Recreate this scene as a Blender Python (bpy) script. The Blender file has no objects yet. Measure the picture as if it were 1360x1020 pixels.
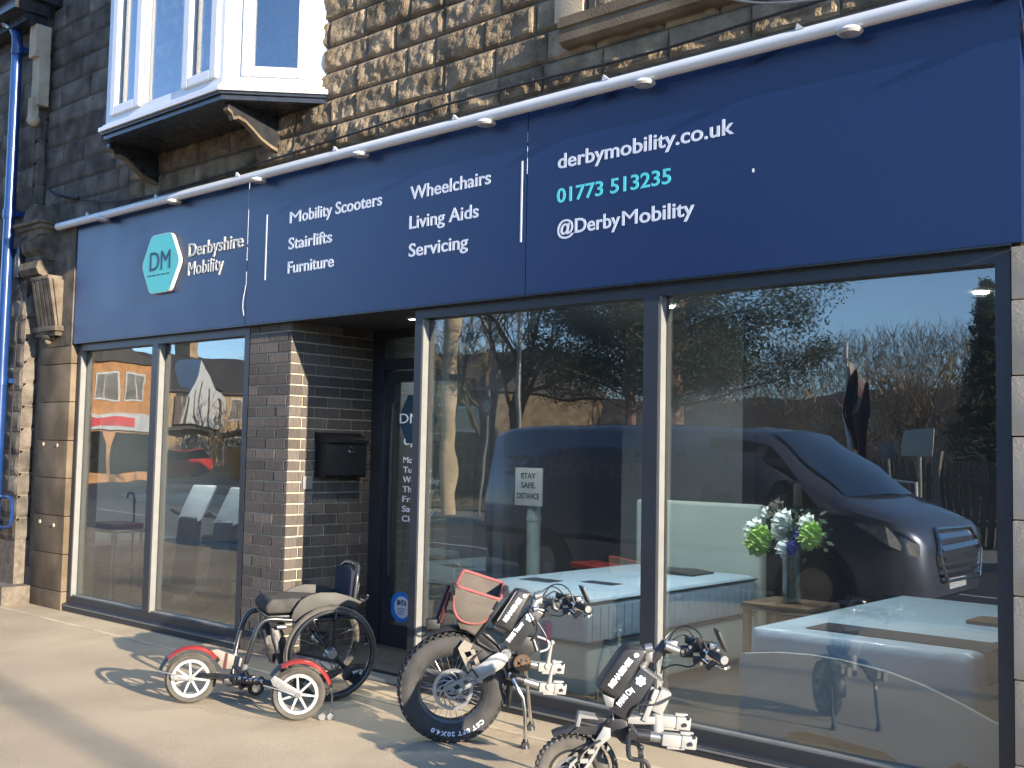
import bpy, bmesh, math, random
from mathutils import Vector, Matrix, noise
R = math.radians
PI = math.pi
random.seed(7)
SC = bpy.context.scene
COL = SC.collection

# ------------------------------------------------------------------ camera
f = 1450.0
yaw, pit, rol = R(41.44), R(3.66), R(1.15)
fwd = Vector((-math.sin(yaw)*math.cos(pit), math.cos(yaw)*math.cos(pit), math.sin(pit)))
rgt = Vector((math.cos(yaw), math.sin(yaw), 0))
upv = rgt.cross(fwd)
r2 = rgt*math.cos(rol) + upv*math.sin(rol)
u2 = -rgt*math.sin(rol) + upv*math.cos(rol)
cam = bpy.data.cameras.new('camera')
camo = bpy.data.objects.new('camera', cam)
COL.objects.link(camo)
cam.sensor_width = 36
cam.lens = f/1360*36
cam.clip_start = .05
cam.clip_end = 2000
m3 = Matrix((r2, u2, -fwd)).transposed()
camo.matrix_world = Matrix.Translation((0, -4.634, 1.425)) @ m3.to_4x4()
SC.camera = camo

# ------------------------------------------------------------------ sky, sun, exposure
SUN = Vector((1, -.125, .26)).normalized()        # towards the sun
el = math.asin(SUN.z)
w = bpy.data.worlds.new('World')
SC.world = w
w.use_nodes = True
nt = w.node_tree
sky = nt.nodes.new('ShaderNodeTexSky')
sky.sky_type = 'NISHITA'
sky.sun_disc = False
sky.sun_elevation = el
sky.sun_rotation = math.atan2(SUN.x, SUN.y)
sky.air_density = .65
sky.dust_density = 0
sky.ozone_density = 2.5
bg = nt.nodes['Background']
bg.inputs['Strength'].default_value = .15
nt.links.new(sky.outputs[0], bg.inputs['Color'])
sl = bpy.data.lights.new('sun', 'SUN')
sl.energy = 3.7
sl.angle = R(.5)
sl.color = (1, .87, .69)
so = bpy.data.objects.new('sun', sl)
COL.objects.link(so)
so.rotation_euler = SUN.to_track_quat('Z', 'Y').to_euler()
so.location = SUN*30
SC.view_settings.view_transform = 'Standard'
SC.view_settings.look = 'None'
SC.view_settings.exposure = 1.85
SC.view_settings.gamma = 1
SC.cycles.max_bounces = 8
SC.cycles.transparent_max_bounces = 16
SC.cycles.caustics_reflective = False
SC.cycles.caustics_refractive = False

# ------------------------------------------------------------------ materials
def M(name, col, rough=.5, metal=0., var=.15, vs=6., bump=0., bs=60., col2=None, coat=0., island=0., spec=.5, aniso=None, det=6):
    m = bpy.data.materials.new(name)
    m.use_nodes = True
    n, l = m.node_tree.nodes, m.node_tree.links
    p = n['Principled BSDF']
    tc = n.new('ShaderNodeTexCoord')
    src = tc.outputs['Object']
    if aniso:
        mp = n.new('ShaderNodeMapping'); mp.inputs['Scale'].default_value = aniso
        l.new(src, mp.inputs['Vector']); src = mp.outputs[0]
    nz = n.new('ShaderNodeTexNoise'); nz.inputs['Scale'].default_value = vs; nz.inputs['Detail'].default_value = det
    l.new(src, nz.inputs['Vector'])
    rp = n.new('ShaderNodeValToRGB')
    c = col; d = col2 or tuple(min(1, x*(1+var)) for x in c)
    a = tuple(x*(1-var) for x in c)
    rp.color_ramp.elements[0].position = .32; rp.color_ramp.elements[1].position = .68
    rp.color_ramp.elements[0].color = (*a, 1); rp.color_ramp.elements[1].color = (*d, 1)
    l.new(nz.outputs[0], rp.inputs[0])
    out = rp.outputs[0]
    if island:
        g = n.new('ShaderNodeNewGeometry')
        mr = n.new('ShaderNodeMapRange'); mr.inputs['To Min'].default_value = 1-island; mr.inputs['To Max'].default_value = 1+island
        l.new(g.outputs['Random Per Island'], mr.inputs[0])
        hs = n.new('ShaderNodeHueSaturation')
        l.new(out, hs.inputs['Color']); l.new(mr.outputs[0], hs.inputs['Value'])
        out = hs.outputs[0]
    l.new(out, p.inputs['Base Color'])
    rr = n.new('ShaderNodeMapRange'); rr.inputs['To Min'].default_value = max(0, rough-.08); rr.inputs['To Max'].default_value = min(1, rough+.08)
    l.new(nz.outputs[0], rr.inputs[0]); l.new(rr.outputs[0], p.inputs['Roughness'])
    p.inputs['Metallic'].default_value = metal
    p.inputs['Specular IOR Level'].default_value = spec
    if coat:
        p.inputs['Coat Weight'].default_value = coat; p.inputs['Coat Roughness'].default_value = .05
    if bump:
        b2 = n.new('ShaderNodeTexNoise'); b2.inputs['Scale'].default_value = bs; b2.inputs['Detail'].default_value = 5
        l.new(src, b2.inputs['Vector'])
        bp = n.new('ShaderNodeBump'); bp.inputs['Strength'].default_value = bump; bp.inputs['Distance'].default_value = .01
        l.new(b2.outputs[0], bp.inputs['Height']); l.new(bp.outputs[0], p.inputs['Normal'])
    return m

def glassmat(name, tint=(.86, .9, .88), base=.1, k=1.5, wob=.02, ws=1.3, dust_veil=.0):
    m = bpy.data.materials.new(name); m.use_nodes = True
    n, l = m.node_tree.nodes, m.node_tree.links
    n.remove(n['Principled BSDF'])
    tr = n.new('ShaderNodeBsdfTransparent'); tr.inputs[0].default_value = (*tint, 1)
    gl = n.new('ShaderNodeBsdfGlossy'); gl.inputs['Roughness'].default_value = .0
    fr = n.new('ShaderNodeFresnel')
    ge = n.new('ShaderNodeNewGeometry')
    io = n.new('ShaderNodeMapRange'); io.inputs['To Min'].default_value = 1.5; io.inputs['To Max'].default_value = 1/1.5
    l.new(ge.outputs['Backfacing'], io.inputs[0]); l.new(io.outputs[0], fr.inputs[0])
    ma = n.new('ShaderNodeMath'); ma.operation = 'MULTIPLY_ADD'; ma.use_clamp = True
    ma.inputs[1].default_value = k; ma.inputs[2].default_value = base
    l.new(fr.outputs[0], ma.inputs[0])
    mx = n.new('ShaderNodeMixShader')
    l.new(ma.outputs[0], mx.inputs[0]); l.new(tr.outputs[0], mx.inputs[1]); l.new(gl.outputs[0], mx.inputs[2])
    df = n.new('ShaderNodeBsdfDiffuse'); df.inputs[0].default_value = (.7, .7, .68, 1)  # thin diffuse dust film, put in for the glare veil over the panes
    m2 = n.new('ShaderNodeMixShader'); m2.inputs[0].default_value = dust_veil
    l.new(mx.outputs[0], m2.inputs[1]); l.new(df.outputs[0], m2.inputs[2])
    l.new(m2.outputs[0], n['Material Output'].inputs[0])
    if wob:
        tc = n.new('ShaderNodeTexCoord')
        nz = n.new('ShaderNodeTexNoise'); nz.inputs['Scale'].default_value = ws; nz.inputs['Detail'].default_value = 2
        l.new(tc.outputs['Object'], nz.inputs['Vector'])
        bp = n.new('ShaderNodeBump'); bp.inputs['Strength'].default_value = wob; bp.inputs['Distance'].default_value = .1
        l.new(nz.outputs[0], bp.inputs['Height']); l.new(bp.outputs[0], gl.inputs['Normal']); 
    return m

def emit(name, col, s):
    m = bpy.data.materials.new(name); m.use_nodes = True
    p = m.node_tree.nodes['Principled BSDF']
    p.inputs['Emission Color'].default_value = (*col, 1); p.inputs['Emission Strength'].default_value = s
    return m

K = {}
K['tarmac'] = M('pavement tarmac', (.45, .36, .25), .95, var=.15, vs=.9, bump=.55, bs=170, island=0, spec=.15, det=10)
K['slate'] = M('slate threshold', (.11, .12, .13), .6, var=.2, vs=5, bump=.1)
K['asphalt'] = M('road asphalt', (.075, .075, .08), .85, var=.2, vs=1.2, bump=.4, bs=150)
K['kerb'] = M('kerb stone', (.33, .31, .28), .85, var=.2, vs=4, bump=.3)
K['line'] = M('road paint', (.75, .74, .7), .7, var=.12, vs=20)
K['rock'] = M('rock faced gritstone', (.2, .152, .104), .95, col2=(.34, .262, .172), vs=5, var=.45, bump=.9, bs=70, island=.28, spec=.1)
K['soot'] = M('sooty gritstone', (.12, .104, .088), .95, col2=(.215, .183, .148), vs=5, var=.4, bump=.9, bs=60, island=.3, spec=.1)  # sooty neighbour wall; also the wall coloured dark for the bay's shade
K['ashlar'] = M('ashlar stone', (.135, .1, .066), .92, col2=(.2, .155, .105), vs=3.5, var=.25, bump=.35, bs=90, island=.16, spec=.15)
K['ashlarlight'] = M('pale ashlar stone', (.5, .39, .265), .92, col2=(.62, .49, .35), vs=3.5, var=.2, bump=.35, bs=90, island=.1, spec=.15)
K['carved'] = M('carved stone', (.11, .088, .066), .92, col2=(.19, .155, .115), vs=7, var=.35, bump=.4, bs=60, spec=.15)
K['pointing'] = M('dark pointing', (.14, .115, .088), .95, var=.3, vs=20, bump=.4)
K['brick'] = M('dark brown brick', (.078, .066, .056), .8, col2=(.125, .103, .085), vs=9, var=.3, bump=.8, bs=8, island=.35, aniso=(22, 22, 1.2))
K['mortar'] = M('cream mortar', (.46, .39, .29), .95, var=.15, vs=30, bump=.4)
K['navy'] = M('navy sign face', (.003, .017, .075), .36, var=.03, vs=2, spec=.62)
K['soffit'] = M('dark soffit', (.02, .022, .028), .6, var=.1)
K['frame'] = M('anthracite frame', (.026, .031, .039), .38, var=.06, vs=10, spec=.5)
K['alu'] = M('silver bead', (.2, .2, .19), .5, .1, var=.06, vs=14)
K['white'] = M('white plastic', (.68, .68, .68), .3, var=.03, vs=6)
K['offwhite'] = M('white powder coat', (.55, .55, .54), .38, var=.08, vs=8)
K['lead'] = M('lead flashing', (.13, .125, .12), .8, var=.3, vs=9, bump=.5, bs=25)
K['black'] = M('black plastic', (.018, .018, .02), .42, var=.25, vs=14)
K['blackm'] = M('black painted metal', (.022, .023, .026), .28, var=.2, vs=14, spec=.6)
K['rimwhite'] = M('white alloy wheel', (.36, .36, .35), .4, var=.1, vs=20)
K['boxblack'] = M('black letterbox paint', (.007, .008, .01), .5, var=.1, vs=8, spec=.35)
K['rubber'] = M('tyre rubber', (.035, .034, .033), .75, var=.35, vs=12, bump=.2, bs=80)
K['rubberdust'] = M('dusty tyre rubber', (.08, .072, .06), .85, var=.3, vs=14, bump=.2, bs=80)
K['fabric'] = M('dark grey fabric', (.075, .07, .065), .95, var=.25, vs=16, bump=.5, bs=260, spec=.1)
K['carbon'] = M('grey side guard', (.032, .03, .025), .6, var=.1, vs=9)
K['silver'] = M('brushed aluminium', (.32, .32, .32), .34, .8, var=.1, vs=10, aniso=(1, 1, 9))
K['chrome'] = M('polished steel', (.7, .7, .7), .15, 1., var=.08, vs=10)
K['fork'] = M('white grey painted alloy', (.3, .3, .285), .35, .15, var=.08, vs=8)
K['clampw'] = M('white anodised clamp', (.3, .295, .28), .4, .1, var=.07, vs=9)
K['greyalloy'] = M('grey alloy plate', (.22, .22, .22), .45, .4, var=.14, vs=11)
K['tanalloy'] = M('warm grey bracket', (.21, .185, .155), .6, .1, var=.12, vs=11)
K['bronze'] = M('bronze chainring', (.19, .125, .085), .35, .7, var=.2, vs=20)
K['red'] = M('red mudguard paint', (.22, .025, .02), .3, var=.15, vs=9, coat=.4)
K['maroon'] = M('dark maroon', (.07, .012, .014), .4, var=.2)
K['coral'] = M('coral piping', (.24, .068, .065), .7, var=.1, vs=20)
K['canvas'] = M('taupe canvas', (.12, .104, .088), .95, var=.15, vs=10, bump=.4, bs=300, spec=.1)
K['teal'] = M('teal logo face', (.07, .5, .45), .35, var=.04)
K['txt'] = M('white lettering', (.66, .69, .76), .45, var=.02)
K['txtcream'] = M('cream raised lettering', (.55, .54, .49), .4, var=.03)
K['txtteal'] = M('turquoise lettering', (.1, .62, .66), .45, var=.02)
K['dark'] = M('dark lettering', (.012, .04, .07), .5, var=.05)
K['glass'] = glassmat('shop glass', base=.07, k=1.5, wob=.035, ws=1.1, dust_veil=.012)
K['glassup'] = glassmat('upper window glass', (.7, .75, .8), base=.12, k=1.8, wob=.01)
K['glassclear'] = glassmat('clear vase glass', (.85, .93, .9), base=.05, k=1., wob=0)
K['glassdark'] = glassmat('tinted vehicle glass', (.12, .14, .16), base=.04, k=1., wob=0)
K['glassgrey'] = M('curtained window glass', (.22, .21, .19), .15, var=.3, vs=2)
K['wallin'] = M('interior plaster', (.42, .42, .4), .9, var=.05, vs=2)
K['wallgrey'] = M('grey interior wall', (.09, .095, .1), .9, var=.06, vs=2)
K['ceil'] = M('interior ceiling', (.16, .16, .17), .9, var=.04)
K['carpet'] = M('carpet tile floor', (.045, .043, .042), .95, var=.15, vs=3, bump=.4, bs=200)
K['mattress'] = M('quilted mattress cover', (.36, .47, .58), .45, var=.05, vs=3, bump=.7, bs=13, coat=.15)
K['bedbase'] = M('sage upholstery', (.4, .48, .47), .85, var=.08, vs=4, bump=.2, bs=200)
K['headb'] = M('cream headboard', (.34, .39, .35), .8, var=.05, vs=3, bump=.1, bs=150)
K['panel'] = M('pale grey board', (.36, .38, .4), .55, var=.05, vs=3)
K['wood'] = M('mid brown wood', (.16, .1, .06), .55, var=.25, vs=4, aniso=(1, 8, 8))
K['navyfab'] = M('navy runner', (.012, .014, .028), .9, var=.15, bump=.3, bs=200)
K['petalw'] = M('white petals', (.72, .75, .72), .7, var=.08, vs=30)
K['petalg'] = M('lime petals', (.42, .6, .16), .7, var=.2, vs=30)
K['petalb'] = M('blue petals', (.03, .05, .3), .7, var=.2, vs=30)
K['leaf'] = M('dark leaves', (.03, .07, .03), .7, var=.4, vs=20)
K['bluepipe'] = M('blue pipe paint', (.009, .036, .14), .25, var=.12, vs=6, coat=.3)
K['blue'] = M('blue sticker', (.02, .2, .62), .4, var=.04)
K['vanpaint'] = M('dark blue metallic paint', (.13, .15, .205), .3, .5, var=.05, coat=1.)
K['windscreen'] = glassmat('windscreen glass', (.12, .14, .16), base=.3, k=1., wob=0)
K['lamp'] = M('headlamp lens', (.7, .72, .75), .08, .5, var=.3, vs=18)
K['redpaint'] = M('red car paint', (.5, .02, .02), .3, var=.05, coat=.8)
K['whitepaint'] = M('white vehicle paint', (.55, .56, .57), .3, var=.04, coat=.8)
K['orangepl'] = M('orange plastic', (.75, .27, .02), .45, var=.08)
K['orangebrick'] = M('orange brick', (.52, .26, .11), .9, var=.2, vs=2.5, bump=.2)
K['tanbrick'] = M('tan terrace stone', (.45, .31, .18), .9, var=.25, vs=1.5, bump=.2)
K['rooft'] = M('dark slate roof', (.07, .062, .06), .8, var=.25, vs=2)
K['redsign'] = M('red shop sign', (.6, .03, .04), .5, var=.1)
K['bark'] = M('brown bark', (.12, .085, .06), .95, var=.35, vs=8, bump=.4)
K['pinebark'] = M('pinkish pine bark', (.24, .15, .11), .95, var=.35, vs=6, bump=.5)
K['needle'] = M('dark needles', (.02, .042, .018), .8, col2=(.05, .075, .03), var=.4, vs=.9)
K['twig'] = M('bare brown twigs', (.27, .19, .115), .9, col2=(.44, .32, .19), var=.35, vs=.4)
K['grass'] = M('grass', (.08, .13, .03), .9, var=.35, vs=1.5)
K['timber'] = M('weathered timber', (.14, .115, .085), .9, var=.3, vs=4, aniso=(6, 6, .6))
K['hill'] = M('far hillside', (.27, .205, .125), .95, var=.3, vs=.15)
K['interiorlight'] = emit('downlight lens', (1, .93, .8), 14)

# ------------------------------------------------------------------ mesh builder
class B:
    def __init__(s): s.b = bmesh.new(); s.uv = None
    def _m(s, verts, faces, mtx=None):
        vs = [s.b.verts.new(mtx @ Vector(v) if mtx else Vector(v)) for v in verts]
        for fc in faces:
            try: s.b.faces.new([vs[i] for i in fc])
            except ValueError: pass
        return vs
    def box(s, x0, x1, y0, y1, z0, z1, mtx=None, bev=0.):
        if x0 > x1: x0, x1 = x1, x0
        if y0 > y1: y0, y1 = y1, y0
        if z0 > z1: z0, z1 = z1, z0
        v = [(x, y, z) for x in (x0, x1) for y in (y0, y1) for z in (z0, z1)]
        fc = [(0, 1, 3, 2), (4, 6, 7, 5), (0, 4, 5, 1), (2, 3, 7, 6), (0, 2, 6, 4), (1, 5, 7, 3)]
        vs = s._m(v, fc, mtx)
        if bev:
            es = {e for q in vs for e in q.link_edges}
            bmesh.ops.bevel(s.b, geom=list(es), offset=bev, segments=2, affect='EDGES', profile=.6)
        return s
    def cbox(s, c, size, mtx=None, bev=0.):
        x, y, z = c; a, b, d = size
        return s.box(x-a/2, x+a/2, y-b/2, y+b/2, z-d/2, z+d/2, mtx, bev)
    def quad(s, *p): s._m(p, [tuple(range(len(p)))]); return s
    def frm(s, p, q):
        t = (q-p)
        z = t.normalized()
        a = Vector((0, 0, 1)) if abs(z.z) < .9 else Vector((1, 0, 0))
        x = a.cross(z).normalized(); y = z.cross(x)
        return x, y
    def cyl(s, p, q, r, r1=None, n=12, cap=True):
        p, q = Vector(p), Vector(q); r1 = r if r1 is None else r1
        x, y = s.frm(p, q)
        v = [p+(x*math.cos(2*PI*i/n)+y*math.sin(2*PI*i/n))*r for i in range(n)] + [q+(x*math.cos(2*PI*i/n)+y*math.sin(2*PI*i/n))*r1 for i in range(n)]
        fc = [(i, (i+1) % n, n+(i+1) % n, n+i) for i in range(n)]
        if cap: fc += [tuple(range(n-1, -1, -1)), tuple(range(n, 2*n))]
        s._m(v, fc); return s
    def tube(s, pts, r, n=8, closed=False, smooth=0):
        pts = [Vector(p) for p in pts]
        for _ in range(smooth):
            o = []
            m = len(pts)
            for i in range(m if closed else m-1):
                a, b = pts[i], pts[(i+1) % m]
                o += [a*.75+b*.25, a*.25+b*.75]
            if not closed: o = [pts[0]]+o+[pts[-1]]
            pts = o
        m = len(pts); rr = r if isinstance(r, (list, tuple)) else None
        rings = []
        px = None
        for i in range(m):
            a = pts[(i-1) % m] if (closed or i > 0) else pts[i]
            b = pts[(i+1) % m] if (closed or i < m-1) else pts[i]
            t = (b-a)
            if t.length < 1e-9: t = Vector((0, 0, 1))
            t.normalize()
            if px is None: x, _ = s.frm(Vector((0, 0, 0)), t)
            else:
                x = px - t*px.dot(t)
                if x.length < 1e-6: x, _ = s.frm(Vector((0, 0, 0)), t)
                x.normalize()
            px = x; y = t.cross(x)
            ra = r if not rr else rr[0]+(rr[1]-rr[0])*i/max(1, m-1)
            rings.append([s.b.verts.new(pts[i]+(x*math.cos(2*PI*k/n)+y*math.sin(2*PI*k/n))*ra) for k in range(n)])
        for i in range(m if closed else m-1):
            A, D = rings[i], rings[(i+1) % m]
            for k in range(n):
                try: s.b.faces.new((A[k], A[(k+1) % n], D[(k+1) % n], D[k]))
                except ValueError: pass
        if not closed:
            try: s.b.faces.new(rings[0][::-1]); s.b.faces.new(rings[-1])
            except ValueError: pass
        return s
    def lathe(s, prof, c=(0, 0, 0), ax='Y', n=48, mtx=None, closed=True, a0=0., a1=None):
        """prof: list of (radius, offset along axis)"""
        c = Vector(c); full = a1 is None; a1 = 2*PI if full else a1
        rings = []
        cnt = n if full else n+1
        for i in range(cnt):
            t = a0+(a1-a0)*i/n; ct, st = math.cos(t), math.sin(t)
            ring = []
            for r, o in prof:
                if ax == 'Y': v = Vector((r*ct, o, r*st))
                elif ax == 'Z': v = Vector((r*ct, r*st, o))
                else: v = Vector((o, r*ct, r*st))
                v = v+c
                ring.append(s.b.verts.new(mtx @ v if mtx else v))
            rings.append(ring)
        m = len(prof)
        for i in range(cnt if full else n):
            A, D = rings[i], rings[(i+1) % cnt]
            for k in range(m if closed else m-1):
                q = (A[k], A[(k+1) % m], D[(k+1) % m], D[k])
                try: s.b.faces.new(q)
                except ValueError: pass
        if not full and closed:
            try: s.b.faces.new(rings[0]); s.b.faces.new(rings[-1][::-1])
            except ValueError: pass
        return s
    def prism(s, poly, y0, y1, mtx=None, plane='XZ', bev=0.):
        def P(a, b, o):
            return {'XZ': (a, o, b), 'XY': (a, b, o), 'YZ': (o, a, b)}[plane]
        n = len(poly)
        v = [P(a, b, y0) for a, b in poly]+[P(a, b, y1) for a, b in poly]
        fc = [tuple(range(n)), tuple(range(2*n-1, n-1, -1))]+[(i, n+i, n+(i+1) % n, (i+1) % n) for i in range(n)]
        vs = s._m(v, fc, mtx)
        if bev:
            es = [e for e in {e for q in vs for e in q.link_edges}]
            bmesh.ops.bevel(s.b, geom=es, offset=bev, segments=2, affect='EDGES', profile=.6)
        return s
    def sphere(s, c, r, sc=(1, 1, 1), u=14, v=9, mtx=None):
        mm = Matrix.Translation(c) @ Matrix.Diagonal((r*sc[0], r*sc[1], r*sc[2], 1))
        if mtx: mm = mtx @ mm
        bmesh.ops.create_uvsphere(s.b, u_segments=u, v_segments=v, radius=1, matrix=mm); return s
    def mesh(s, me, mtx):
        vs = [s.b.verts.new(mtx @ v.co) for v in me.vertices]
        for p in me.polygons:
            try: s.b.faces.new([vs[i] for i in p.vertices])
            except ValueError: pass
        return s

def obj(name, bb, m, parent=None, smooth=True, shift=True, ang=35, recalc=True):
    """link the builder's mesh as ONE object; children of a thing are shifted into the thing's own space"""
    b = bb.b
    if recalc: bmesh.ops.recalc_face_normals(b, faces=b.faces[:])
    me = bpy.data.meshes.new(name)
    if parent and shift:
        r = parent
        off = Vector((0, 0, 0))
        while r:
            if r.name not in LOCALS: off += r.location
            r = r.parent
        if off.length: bmesh.ops.translate(b, verts=b.verts[:], vec=-off)
    b.to_mesh(me); b.free()
    if smooth and len(me.polygons):
        me.polygons.foreach_set('use_smooth', [True]*len(me.polygons))
        me.set_sharp_from_angle(angle=R(ang))
    me.materials.append(m)
    o = bpy.data.objects.new(name, me)
    COL.objects.link(o)
    if parent: o.parent = parent
    return o
LOCALS = set()

def thing(name, label, cat, loc=(0, 0, 0), rz=0., group=None, local=False):
    o = bpy.data.objects.new(name, None)
    o.empty_display_size = .1
    COL.objects.link(o); o.location = loc; o.rotation_euler = (0, 0, rz)
    o['label'] = label; o['category'] = cat
    if group: o['group'] = group
    if local: LOCALS.add(o.name)
    return o
def tag(o, label, cat, group=None, kind=None):
    o['label'] = label; o['category'] = cat
    if group: o['group'] = group
    if kind: o['kind'] = kind
    return o
def settle(o, loc):
    """give a one-mesh thing its origin at its base"""
    o.data.transform(Matrix.Translation(-Vector(loc))); o.location = loc; return o
def struct(name, bb, m, label=None, smooth=False):
    o = obj(name, bb, m, smooth=smooth); o['kind'] = 'structure'
    o['label'] = label or name.replace('_', ' '); o['category'] = name.replace('_', ' ')
    return o
def copytree(o, parent=None):
    c = o.copy(); COL.objects.link(c)
    if parent: c.parent = parent
    for ch in list(o.children): copytree(ch, c)
    return c

# ------------------------------------------------------------------ lettering
_tc = {}
def textmesh(body, bold=.0, ext=0., res=4):
    key = (body, bold, ext)
    if key in _tc: return _tc[key]
    cu = bpy.data.curves.new('lettering', 'FONT')
    cu.body = body; cu.size = 1; cu.offset = bold; cu.extrude = ext; cu.resolution_u = res
    o = bpy.data.objects.new('lettering', cu); COL.objects.link(o)
    dg = bpy.context.evaluated_depsgraph_get()
    me = bpy.data.meshes.new_from_object(o.evaluated_get(dg))
    bpy.data.objects.remove(o); bpy.data.curves.remove(cu)
    _tc[key] = me
    return me
def capheight():
    me = textmesh('H'); return max(v.co.y for v in me.vertices)
CAP = capheight()
def lettering(bb, body, x0, x1, z, cap, y, bold=.02, depth=.002, mtx=None, flip=False):
    """fit the words between x0 and x1 on baseline z, letters cap high, standing at depth y facing -Y (or +Y when flip)"""
    s = cap/CAP
    me = textmesh(body, bold, depth/2/s)
    xs = [v.co.x for v in me.vertices]; a, c = min(xs), max(xs)
    kx = abs(x1-x0)/(c-a)
    if flip: A = Matrix(((-kx, 0, 0, x1+kx*a if x1 > x0 else x0), (0, 0, s, y), (0, s, 0, z), (0, 0, 0, 1)))
    else: A = Matrix(((kx, 0, 0, x0-kx*a), (0, 0, -s, y), (0, s, 0, z), (0, 0, 0, 1)))
    bb.mesh(me, (mtx @ A) if mtx else A)
    return bb

# ================================================================== THE SETTING
b = B(); b.box(-90, 40, -4.75, .6, -.3, 0)
struct('pavement', b, K['tarmac'], 'sunlit tan tarmac pavement in front of the shop')
b = B(); b.box(-30, 20, -.36, -.325, -.05, .004)
struct('paving_edge', b, K['ashlarlight'], 'thin pale edging strip along the shop front')
b = B(); b.box(-90, 40, -4.9, -4.752, -.3, .004)
struct('kerb', b, K['kerb'], 'pale stone kerb along the road edge')
b = B(); b.box(-500, 500, -12, -4.9, -.5, -.12); b.box(-500, -30, -40, -12, -.5, -.124)
struct('road', b, K['asphalt'], 'grey asphalt road in front of the shops')
b = B()
for i in range(24): b.box(-80+i*5, -77+i*5, -8.55, -8.45, -.13, -.116)
struct('road_markings', b, K['line'], 'white dashed centre line on the road')
b = B(); b.box(-30, 40, -14.2, -12.002, -.3, 0)
struct('far_pavement', b, K['kerb'], 'pavement on the far side of the road')
b = B()
n = 40
for i in range(n):
    for j in range(n):
        pass
def gz(x, y):
    t = max(0, min(1, (-y-24)/60)); return -.14+t*t*(3-2*t)*(9+2*math.sin(x*.03))
vs = {}
for i in range(61):
    for j in range(31):
        x = -420+i*14; y = -14.2-(j/30)**1.7*480
        vs[i, j] = b.b.verts.new((x, y, gz(x, y) if j else -.14))
for i in range(60):
    for j in range(30): b.b.faces.new((vs[i, j], vs[i+1, j], vs[i+1, j+1], vs[i, j+1]))
struct('hillside', b, K['hill'], 'brown winter hillside beyond the road', smooth=True)
b = B(); b.box(-500, 500, .6, 300, -.5, -.2); b.box(-500, -90, -4.9, .6, -.5, -.2); b.box(40, 500, -4.9, .6, -.5, -.2); b.box(-500, 500, -900, -494, -.5, -.2)
struct('ground', b, K['asphalt'], 'ground around the buildings')

# ================================================================== THE SHOP BUILDING
shop = thing('shop_building', 'gritstone shop building with glazed front under a long navy sign', 'building', (-5.4, 0, 0))

def rockwall(bb, x0, x1, z0, z1, y, course, amp, rng, res=.016, bl=(.25, .5), smoothzone=None):
    z = z0; k = 0
    while z < z1-.02:
        h = course*(.9+.2*rng.random()); h = min(h, z1-z)
        if z1-(z+h) < .06: h = z1-z
        x = x0-rng.random()*.2
        while x < x1-.01:
            ww = bl[0]+(bl[1]-bl[0])*rng.random()
            xa, xb = max(x, x0), min(x+ww, x1)
            if x1-xb < .1: xb = x1; 
            x = x+ww if xb < x1 else x1+1
            if xb-xa < .03: continue
            A = amp
            if smoothzone and xb < smoothzone: A = amp*(.12 if rng.random() < .5 else .45)
            block(bb, xa+.004, xb-.004, z+.004, z+h-.004, y, A, rng, res)
        z += h
def block(bb, xa, xb, za, zb, y, A, rng, res, ax='x'):
    nx = max(2, int((xb-xa)/res)); nz = max(2, int((zb-za)/res))
    ox, oz = rng.random()*50, rng.random()*50
    bulge = .35+.65*rng.random()
    gr = []
    for i in range(nx+1):
        row = []
        u = i/nx
        for j in range(nz+1):
            v = j/nz
            px, pz = xa+(xb-xa)*u, za+(zb-za)*v
            e = min(min(u, 1-u)*(xb-xa), min(v, 1-v)*(zb-za))
            ed = min(1, e/.03); ed = ed*ed*(3-2*ed)
            d = 0
            if A > 0:
                q = Vector(((px+ox)*7, 3.1, (pz+oz)*7))
                d = A*ed*(.35*bulge + .75*noise.fractal(q, .8, 2.1, 4) + .45*abs(noise.noise(q*2.3)))
            d += .012*min(1, e/.008)
            p = (px, y-d, pz) if ax == 'x' else (y+d, px, pz)
            row.append(bb.b.verts.new(p))
        gr.append(row)
    for i in range(nx):
        for j in range(nz):
            bb.b.faces.new((gr[i][j], gr[i+1][j], gr[i+1][j+1], gr[i][j+1]))

rng = random.Random(3)
b = B()
rockwall(b, -8.4, 0, 3.46, 5.5, .0, .178, .027, rng)
obj('stone_wall', b, K['rock'], shop, smooth=False, recalc=False)
b = B()
rockwall(b, -9.93, -8.4, 3.42, 5.5, .0, .19, .02, rng, res=.02, smoothzone=-8.0, bl=(.3, .6))
o = obj('stone_wall', b, K['soot'], shop, smooth=False, recalc=False); o['label'] = 'shade darkened stonework beside the bay window'  # darker stone carries the bay window's shade in its colour
b = B(); b.box(-9.93, 2.5, .004, .3, 2.35, 7.2); b.box(-1.36, 2.5, .004, .3, -.1, 2.35); b.box(-9.93, -9.3, .004, .3, -.1, 2.35)
obj('wall_core', b, K['pointing'], shop, smooth=False)
# strip of flashing over the sign
b = B(); b.prism([(-.055, 3.385), (-.06, 3.395), (.0, 3.45), (.003, 3.385)], -9.3, 2.4, plane='YZ')
obj('flashing', b, K['lead'], shop, smooth=False)
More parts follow.
